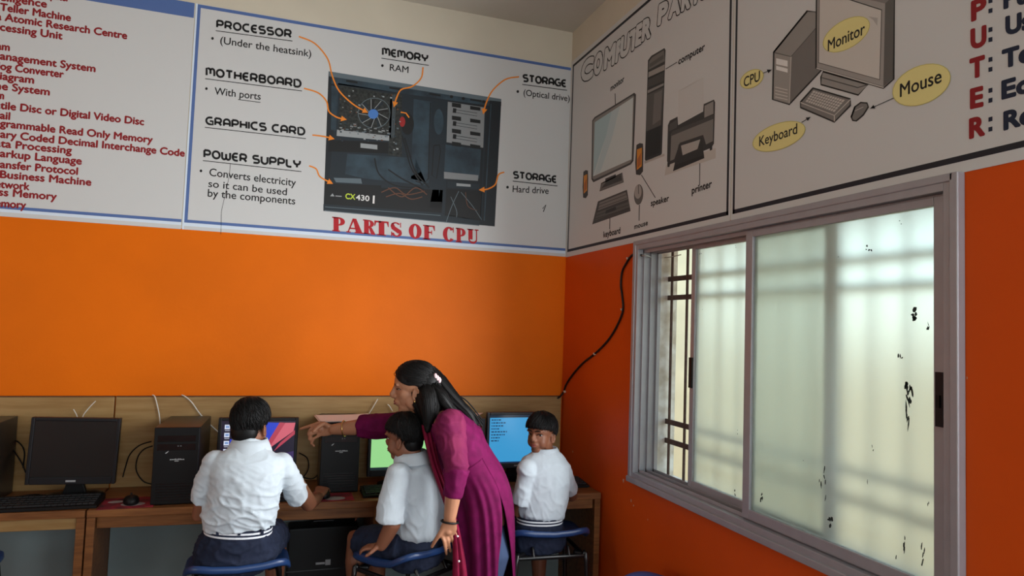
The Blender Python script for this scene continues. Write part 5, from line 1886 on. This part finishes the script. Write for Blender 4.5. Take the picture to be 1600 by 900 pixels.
leg_set(body, shorts, hipL, hipR, hipL + f3 * .25 + V((-.02, 0, -.015)), hipR + f3 * .25 + V((.01, 0, -.015)), hipL + f3 * .21 + V((-.02, 0, -.36)), hipR + f3 * .21 + V((.01, 0, -.36)), f3, r0=.06)
torso(shorts, [(A(843, 810, 2.845), .102, .086), (A(842, 824, 2.85), .116, .098), (A(841, 840, 2.855), .128, .108), (A(841, 850, 2.86), .124, .104)], S3)
torso(cloth, [(A(853, 705, 2.855), .060, .052), (A(853, 713, 2.85), .088, .062), (A(852, 724, 2.845), .114, .076), (A(851, 742, 2.84), .118, .088), (A(850, 765, 2.84), .114, .091), (A(848, 786, 2.84), .110, .092), (A(845, 800, 2.845), .110, .092), (A(844, 808, 2.845), .100, .085)], S3)
for q_ in (shL, shR):
    cloth.ell(q_ + V((0, 0, .002)), (.048, .049, .045))
cloth.tube([A(836, 729, 2.83), A(827, 738, 2.82), A(820, 762, 2.825), A(815, 788, 2.83)], [.045, .049, .047, .046], 20, round_ends=False)
cloth.tube([A(868, 732, 2.84), A(877, 738, 2.84), A(885, 755, 2.88), A(889, 765, 2.915)], [.046, .047, .044, .042], 20, round_ends=False)
cloth.tube([nb + V((0, 0, -.012)), nb + V((-.004, 0, .018))], [.055, .051], 20, round_ends=False)
bo = put('body', remesh(body, .0036, 5), b3, OFF3, SKINB)
H3.face(bo, OFF3, look=.35)
me = remesh(cloth, .0048, 5)
wrinkle(me, .0040, (11, 11, 11), 3.7, lambda p: .4 + .8 * max(0, min(1, (1.0 - p.z) / .25)))
so = put('shirt', me, b3, OFF3, SHIRT)
cl = MB().loft([oval(nb + V((-.002 * k, -.002, z)), V((r, 0, .04 * r)), V((0, r * .95, 0)), 30) for k, (z, r) in enumerate(((-.012, .070), (.000, .066), (.016, .060), (.026, .055), (.024, .050), (.000, .053)))], cap=False)
cl.v = [p - OFF3 for p in cl.v]
link('collar', cl.mesh('collar'), so, True, m=SHIRT)
me = remesh(shorts, .006, 4)
wrinkle(me, .005, (14, 14, 20), 7.7)
put('shorts', me, b3, OFF3, NAVY)
belt_band(band_rings(A(843, 811, 2.845), S3, .104, .089, .032, (.10, 0, 1)), S3, 0, b3, OFF3)
hc = H3.cap(front=1.38, side=1.62, back=2.5, grow=.75, seed=8.0, jag=.10, loft=.018, twist=-.5, streak=.014)
hc.v = [p - OFF3 for p in hc.v]
link('hair', hc.mesh('hair'), b3, True, m=HAIR)

# ======================================================== woman leaning over, pointing at the screen
OFF4 = V((0.80, 2.66, 0))
w4 = person('woman in magenta kurta leaning forward and pointing at a screen', OFF4)
body, kurta, sleeve = MB(), MB(), MB()
H4 = Head(A(648, 605, 2.76), (-.965, .20, -.12), .205, slim=.95)
H4.skin(body, False)
S4 = V((.10, .99, 0))        # shoulder line, towards her right (far) side
nb = A(676, 652, 2.75)
body.tube([H4.p(-.06, 0, -.15), H4.p(-.10, 0, -.42), nb, nb + V((.03, 0, -.05))], [.052, .048, .05, .055], 16)
SP = [(A(686, 655, 2.74), .09, .055), (A(697, 668, 2.72), .150, .075), (A(714, 694, 2.70), .152, .098), (A(733, 727, 2.69), .132, .092), (A(748, 757, 2.69), .128, .090), (A(755, 785, 2.69), .128, .088), (A(757, 815, 2.69), .120, .085)]
torso(body, SP, S4)
# far arm stretched towards the screen
shR = A(664, 664, 2.86)
eR = A(578, 666, 2.98)
wR = A(522, 671, 3.04)
body.tube([shR, shR.lerp(eR, .5), eR, eR.lerp(wR, .4), wR], [.048, .042, .038, .034, .024], 14)
# near arm, hand on the stool
shL = A(703, 664, 2.57)
eL = A(713, 737, 2.50)
wL = A(703, 808, 2.51)
body.tube([shL, shL.lerp(eL, .5), eL, eL.lerp(wL, .4), wL], [.046, .041, .036, .033, .024], 14)
# pointing hand
kR = wR + V((-.066, .026, .000))
tip = A(467, 671, 3.125)
u = V((-.22, .10, .96))
fi = [[(tip - kR - u * .022) * .42, (tip - kR - u * .022) * .72, (tip - kR - u * .022)]]
for i in range(3):
    fi.append(chain((-.86, .2, -.30 - .12 * i), (-.30, .25, -.9), (.62, .15, -.6), .036, .024, .017))
hand(body, wR, kR, u, fi, [V((-.02, -.012, .006)), V((-.042, -.026, -.006)), V((-.060, -.030, -.024))], .034, .0082, (.3, -.9, .1))
# resting hand over the stool rim
kL = A(699, 835, 2.532)
fl = []
sp = (A(690, 837, 2.53) - A(709, 834, 2.53)).normalized()
for i, tp in enumerate(((697, 869, 2.556), (703, 863, 2.562), (709, 856, 2.566), (714, 848, 2.568))):
    k = kL + sp * .035 * (.72 - .48 * i)
    d = A(*tp) - k
    fl.append([d * .40 + V((0, -.012, .004)), d * .76 + V((0, -.010, .0)), d])
b_ = wL + (kL - wL) * .30 + sp * .035 * .62
hand(body, wL, kL, sp, fl, [A(686, 836, 2.528) - b_, A(680, 845, 2.54) - b_, A(675, 854, 2.555) - b_], .035, .0068, (.1, -.95, .1))
# legs in leggings down to the floor
legs = MB()
for y, dx in ((2.612, 0), (2.77, .03)):
    hp = A(757, 812, y)
    pts = [hp, V((hp.x + .0 + dx, y, .48)), V((hp.x + .01 + dx, y, .28)), V((hp.x + .02 + dx, y, .08))]
    body.tube(pts, [.060, .050, .046, .034], 16)
    legs.tube([hp + V((0, .02, 0))] + [hp.lerp(pts[1], .5) + V((.030, -.004, 0))] + pts[1:], [.074, .078, .066, .054, .042], 16)
    body.tube([pts[3] + V((.02, 0, -.035)), pts[3] + V((-.06, 0, -.045)), pts[3] + V((-.15, 0, -.052))], [.034, .035, .024], 12, flat=(.7, (0, 0, 1)))
bo = put('body', remesh(body, .0033, 5), w4, OFF4, SKINW)
H4.face(bo, OFF4, open_=.38)
put('leggings', remesh(legs, .006, 3), w4, OFF4, mat('slate_leggings', (54, 66, 92), 0.85, 0.1))
# kurta: bodice and opaque cuffs in one cloth
torso(kurta, [(A(682, 651, 2.745), .082, .058), (A(692, 659, 2.735), .135, .078), (A(702, 673, 2.715), .165, .094), (A(716, 695, 2.70), .168, .112), (A(733, 727, 2.69), .146, .104), (A(742, 745, 2.69), .142, .100), (A(750, 765, 2.69), .132, .092), (A(755, 780, 2.69), .120, .085)], S4)
kurta.tube([A(713, 733, 2.51), A(711, 752, 2.505), A(706, 776, 2.51)], [.049, .043, .036], 18, round_ends=False)
kurta.tube([A(640, 664, 2.89), shR.lerp(eR, .55), A(563, 667, 3.005)], [.060, .056, .050], 18, round_ends=False)
kurta.tube([A(676, 660, 2.83), A(655, 664, 2.87), A(636, 665, 2.90)], [.07, .066, .060], 18, round_ends=False)
me = remesh(kurta, .0055, 5)
wrinkle(me, .0045, (7, 7, 12), 4.4)
ku = put('kurta', me, w4, OFF4, MAGENTA)
# sheer upper sleeve of the near arm
sleeve.ell(shL, (.062, .060, .060))
sleeve.tube([A(694, 660, 2.60), A(704, 672, 2.565), A(708, 700, 2.535), A(713, 728, 2.51), A(713, 738, 2.508)], [.058, .062, .055, .048, .046], 18, round_ends=False)
me = remesh(sleeve, .005, 4)
wrinkle(me, .004, (10, 10, 16), 6.2)
put('sheer_sleeve', me, w4, OFF4, SHEER)
# skirt of the kurta with a side slit, hanging in folds
def skirt():
    mb = MB()
    rows = smoothpath([(*A(726, 714, 2.69), .150, .1075), (*A(735, 730, 2.69), .151, .110), (*A(747, 755, 2.69), .160, .118), (*A(754, 785, 2.69), .168, .122), (*A(757, 825, 2.69), .172, .120), (*A(758, 870, 2.69), .178, .118), (*A(759, 930, 2.69), .184, .118), (*A(760, 1010, 2.69), .192, .122)], 5)
    n = 130
    N = len(rows) - 1
    for j, r in enumerate(rows):
        t = j / N
        a, b = V(rows[max(j - 1, 0)][:3]), V(rows[min(j + 1, N)][:3])
        ax = (b - a).normalized()
        s_ = (S4 - ax * S4.dot(ax)).normalized()
        d = ax.cross(s_)
        g = radians(0.3 + max(0, t - .34) * 46)
        mid = pi - radians(27)
        for i in range(n + 1):
            p = mid + g + (2 * pi - 2 * g) * i / n
            front = .5 - .5 * sin(p)
            fo = min(.5, max(0, t - .10)) * (.006 + .028 * front) * (sin(p * 17 + 1.8 * sin(p * 4)) * .75 + .6 * noise.noise(V((cos(p) * 5, sin(p) * 5, t * 1.2)))) - .02 * front * min(1, max(0, t - .1) * 3) * (.5 + .5 * cos(p - mid)) * 0
            mb.v.append(V(r[:3]) + s_ * (r[3] + fo) * cos(p) + d * (r[4] + fo) * sin(p))
    for j in range(N):
        for i in range(n):
            k = j * (n + 1) + i
            mb.f.append([k, k + 1, k + n + 2, k + n + 1])
            mb.m.append(0)
    return mb
sk = skirt()
sk.v = [p - OFF4 for p in sk.v]
so = link('skirt_panel', sk.mesh('skirt_panel'), ku, True, m=MAGENTA)
sd = so.modifiers.new('thick', 'SOLIDIFY')
sd.thickness = 0.003
# dupatta hanging from the far shoulder past the hand
du = MB()
path = smoothpath([(*A(668, 664, 2.66), .022), (*A(672, 690, 2.62), .018), (*A(682, 730, 2.60), .016), (*A(700, 785, 2.57), .014), (*A(711, 820, 2.545), .013), (*A(716, 850, 2.525), .017), (*A(719, 890, 2.50), .026), (*A(720, 940, 2.49), .032)], 6)
for p in path:
    for i in range(9):
        u = i / 8 * 2 - 1
        du.v.append(V((p[0] + u * p[3], p[1] + .010 * sin(u * 7 + p[2] * 3), p[2])) - OFF4)
for j in range(len(path) - 1):
    for i in range(8):
        k = j * 9 + i
        du.f.append([k, k + 1, k + 10, k + 9])
        du.m.append(0)
do = link('dupatta', du.mesh('dupatta'), w4, True, m=CRIMSON)
sd = do.modifiers.new('thick', 'SOLIDIFY')
sd.thickness = 0.003
pearl = mat('pearl', (225, 214, 214), 0.25, 0.6)
for x, y, z_ in ((715, 838, 2.525), (717, 877, 2.497), (719, 905, 2.482)):
    pm = MB().ell(A(x, y, z_) - OFF4, (.0042, .0042, .0042))
    link('pearl', pm.mesh('pearl'), do, True, m=pearl)
# bracelets
br = MB()
cw = wL.lerp(kL, -.05) + V((0, 0, -.020))
br.tube([cw + V((.032 * cos(t), .026 * sin(t), -.004 * cos(t))) for t in (2 * pi * i / 20 for i in range(21))], .0035, 8)
br.v = [p - OFF4 for p in br.v]
link('hair_tie_bracelet', br.mesh('hair_tie_bracelet'), w4, True, m=BLACKP)
br = MB()
cw = wR.lerp(eR, .28)
ax = (wR - eR).normalized()
s1 = ax.cross(V((0, 0, 1))).normalized()
s2 = s1.cross(ax)
br.tube([cw + s1 * .031 * cos(t) + s2 * .034 * sin(t) for t in (2 * pi * i / 20 for i in range(21))], .0022, 8)
br.v = [p - OFF4 for p in br.v]
link('bangle', br.mesh('bangle'), w4, True, m=mat('gold', (210, 176, 110), 0.25, metal=1.0))
er = MB()
H4.e(er, .01, .355, -.25, .02, .018, .026)
H4.e(er, .01, -.355, -.25, .02, .018, .026)
er.v = [p - OFF4 for p in er.v]
link('earring', er.mesh('earring'), w4, True, m=mat('gold', (210, 176, 110), 0.25, metal=1.0))
# hair: combed cap, clip, and long loose locks over neck and back
hc = H4.cap(front=1.02, side=1.74, back=2.30, pw=2.6, grow=.62, seed=12.0, streak=.006, jag=.02, strands=2400, sweep=(1.75, pi), loft=.012)
rng = random.Random(21)
knot = A(684, 596, 2.755)
def lock(mb, path, radii, seed, amp=.16, n=40, flat=None):
    """a hank of hair: tube whose surface carries combed ridges along its length"""
    P = smoothpath([(*p, r) for p, r in zip(path, radii)], 5)
    tmp = MB().tube([V(p[:3]) for p in P], [p[3] for p in P], n, flat=flat)
    cs = []
    for k in range(0, len(tmp.v), n):
        rg_ = tmp.v[k:k + n]
        c = sum(rg_, V((0, 0, 0))) / n
        for i_, q in enumerate(rg_):
            a_ = 2 * pi * i_ / n
            f = 1 + amp * (noise.noise(V((cos(a_) * 5, sin(a_) * 5, seed + k / n * .06))) + .7 * noise.noise(V((cos(a_) * 11, sin(a_) * 11, seed + k / n * .04))))
            cs.append(c + (q - c) * f)
    tmp.v = cs
    mb.add(tmp.v, tmp.f)
    rg_ = random.Random(seed)
    K = len(cs) // n
    for s_ in range(int(n * 1.6)):
        i_ = rg_.randrange(n)
        k0 = rg_.randrange(0, max(1, K // 2))
        k1 = min(K - 1, k0 + rg_.randrange(K // 3, K))
        pts, dr = [], rg_.uniform(-1, 1)
        for k_ in range(k0, k1, 2):
            ii = int(i_ + dr * (k_ - k0) * .12) % n
            c = sum(cs[k_ * n:(k_ + 1) * n], V((0, 0, 0))) / n
            q = cs[k_ * n + ii]
            pts.append(c + (q - c) * (1.0 + .03 * sin(pi * (k_ - k0) / (k1 - k0 + 1))))
        if len(pts) > 3:
            mb.tube(pts, [.0011 * (1 - .7 * j / len(pts)) for j in range(len(pts))], 5, round_ends=False)


lock(hc, [H4.p(-.22, 0, .06), A(678, 618, 2.745), A(688, 636, 2.735), A(704, 652, 2.73), A(722, 668, 2.725)], [.072, .062, .050, .040, .022], 1)
lock(hc, [H4.p(-.20, -.16, .04), A(668, 618, 2.69), A(671, 636, 2.665), A(671, 654, 2.65), A(668, 672, 2.635)], [.040, .044, .040, .030, .012], 2)
lock(hc, [H4.p(-.14, .0, -.12), A(668, 632, 2.72), A(674, 652, 2.71), A(680, 668, 2.70)], [.070, .060, .050, .034], 3)
lock(hc, [A(684, 596, 2.74), A(700, 616, 2.715), A(718, 634, 2.69), A(734, 650, 2.67), A(748, 674, 2.665)], [.036, .034, .026, .018, .004], 4)
for s_ in range(5):
    y_ = 2.60 + .035 * s_
    lock(hc, [A(676 + 4 * s_, 602, 2.70 + .02 * s_), A(690, 620 + 3 * s_, y_ + .06), A(704 + 2 * s_, 638, y_ + .05), A(716 + 5 * s_, 650 + 2 * s_, y_ + .045)], [.020, .022, .016, .004], 10 + s_, .2, 24)
for i in range(170):
    # start on the side/back of the head, gather, then fall towards the back
    a = rng.uniform(-1, 1)
    st = H4.p(-.05 - .40 * rng.random(), .36 * a, .22 - .30 * rng.random())
    near = -a
    e = rng.random()
    if e < .55:          # over the shoulder blade
        q_ = rng.random()
        en = A(712 + 40 * q_ + 6 * rng.random(), 640 + 38 * q_ + 8 * rng.random(), 2.62 + .10 * rng.random())
        mid = A(690 + 14 * rng.random(), 616 + 20 * rng.random(), 2.65 + .12 * rng.random())
    else:                # beside the neck, in front of the shoulder
        en = A(664 + 22 * rng.random(), 652 + 18 * rng.random(), 2.62 + .10 * rng.random())
        mid = A(668 + 12 * rng.random(), 632 + 12 * rng.random(), 2.64 + .1 * rng.random())
    pts = smoothpath([tuple(st), tuple(st.lerp(mid, .55) + V((.012, 0, 0))), tuple(mid), tuple(mid.lerp(en, .6)), tuple(en)], 4)
    hc.tube([V(p) for p in pts], [.0020 * (1 - .75 * (k / (len(pts) - 1)) ** 2) for k in range(len(pts))], 7)
for i in range(9):       # fine flyaway strands along the back
    st = A(688 + 4 * rng.random(), 606 + 6 * rng.random(), 2.72 + .06 * rng.random())
    en = A(738 + 26 * rng.random(), 652 + 36 * rng.random(), 2.66 + .08 * rng.random())
    mid = st.lerp(en, .5) + V((.02 * rng.random(), 0, .02))
    hc.tube([V(p) for p in smoothpath([tuple(st), tuple(mid), tuple(en)], 6)], .0028, 5)
hc.v = [p - OFF4 for p in hc.v]
ho = link('hair', hc.mesh('hair'), w4, True, m=HAIR)
cp = MB()
for k in range(3):
    cp.ell(A(680 + 3.2 * k, 588 + 3.0 * k, 2.70) - OFF4, (.008, .011, .013))
link('hair_clip', cp.mesh('hair_clip'), ho, True, m=mat('pink_clip', (222, 186, 190), 0.35))
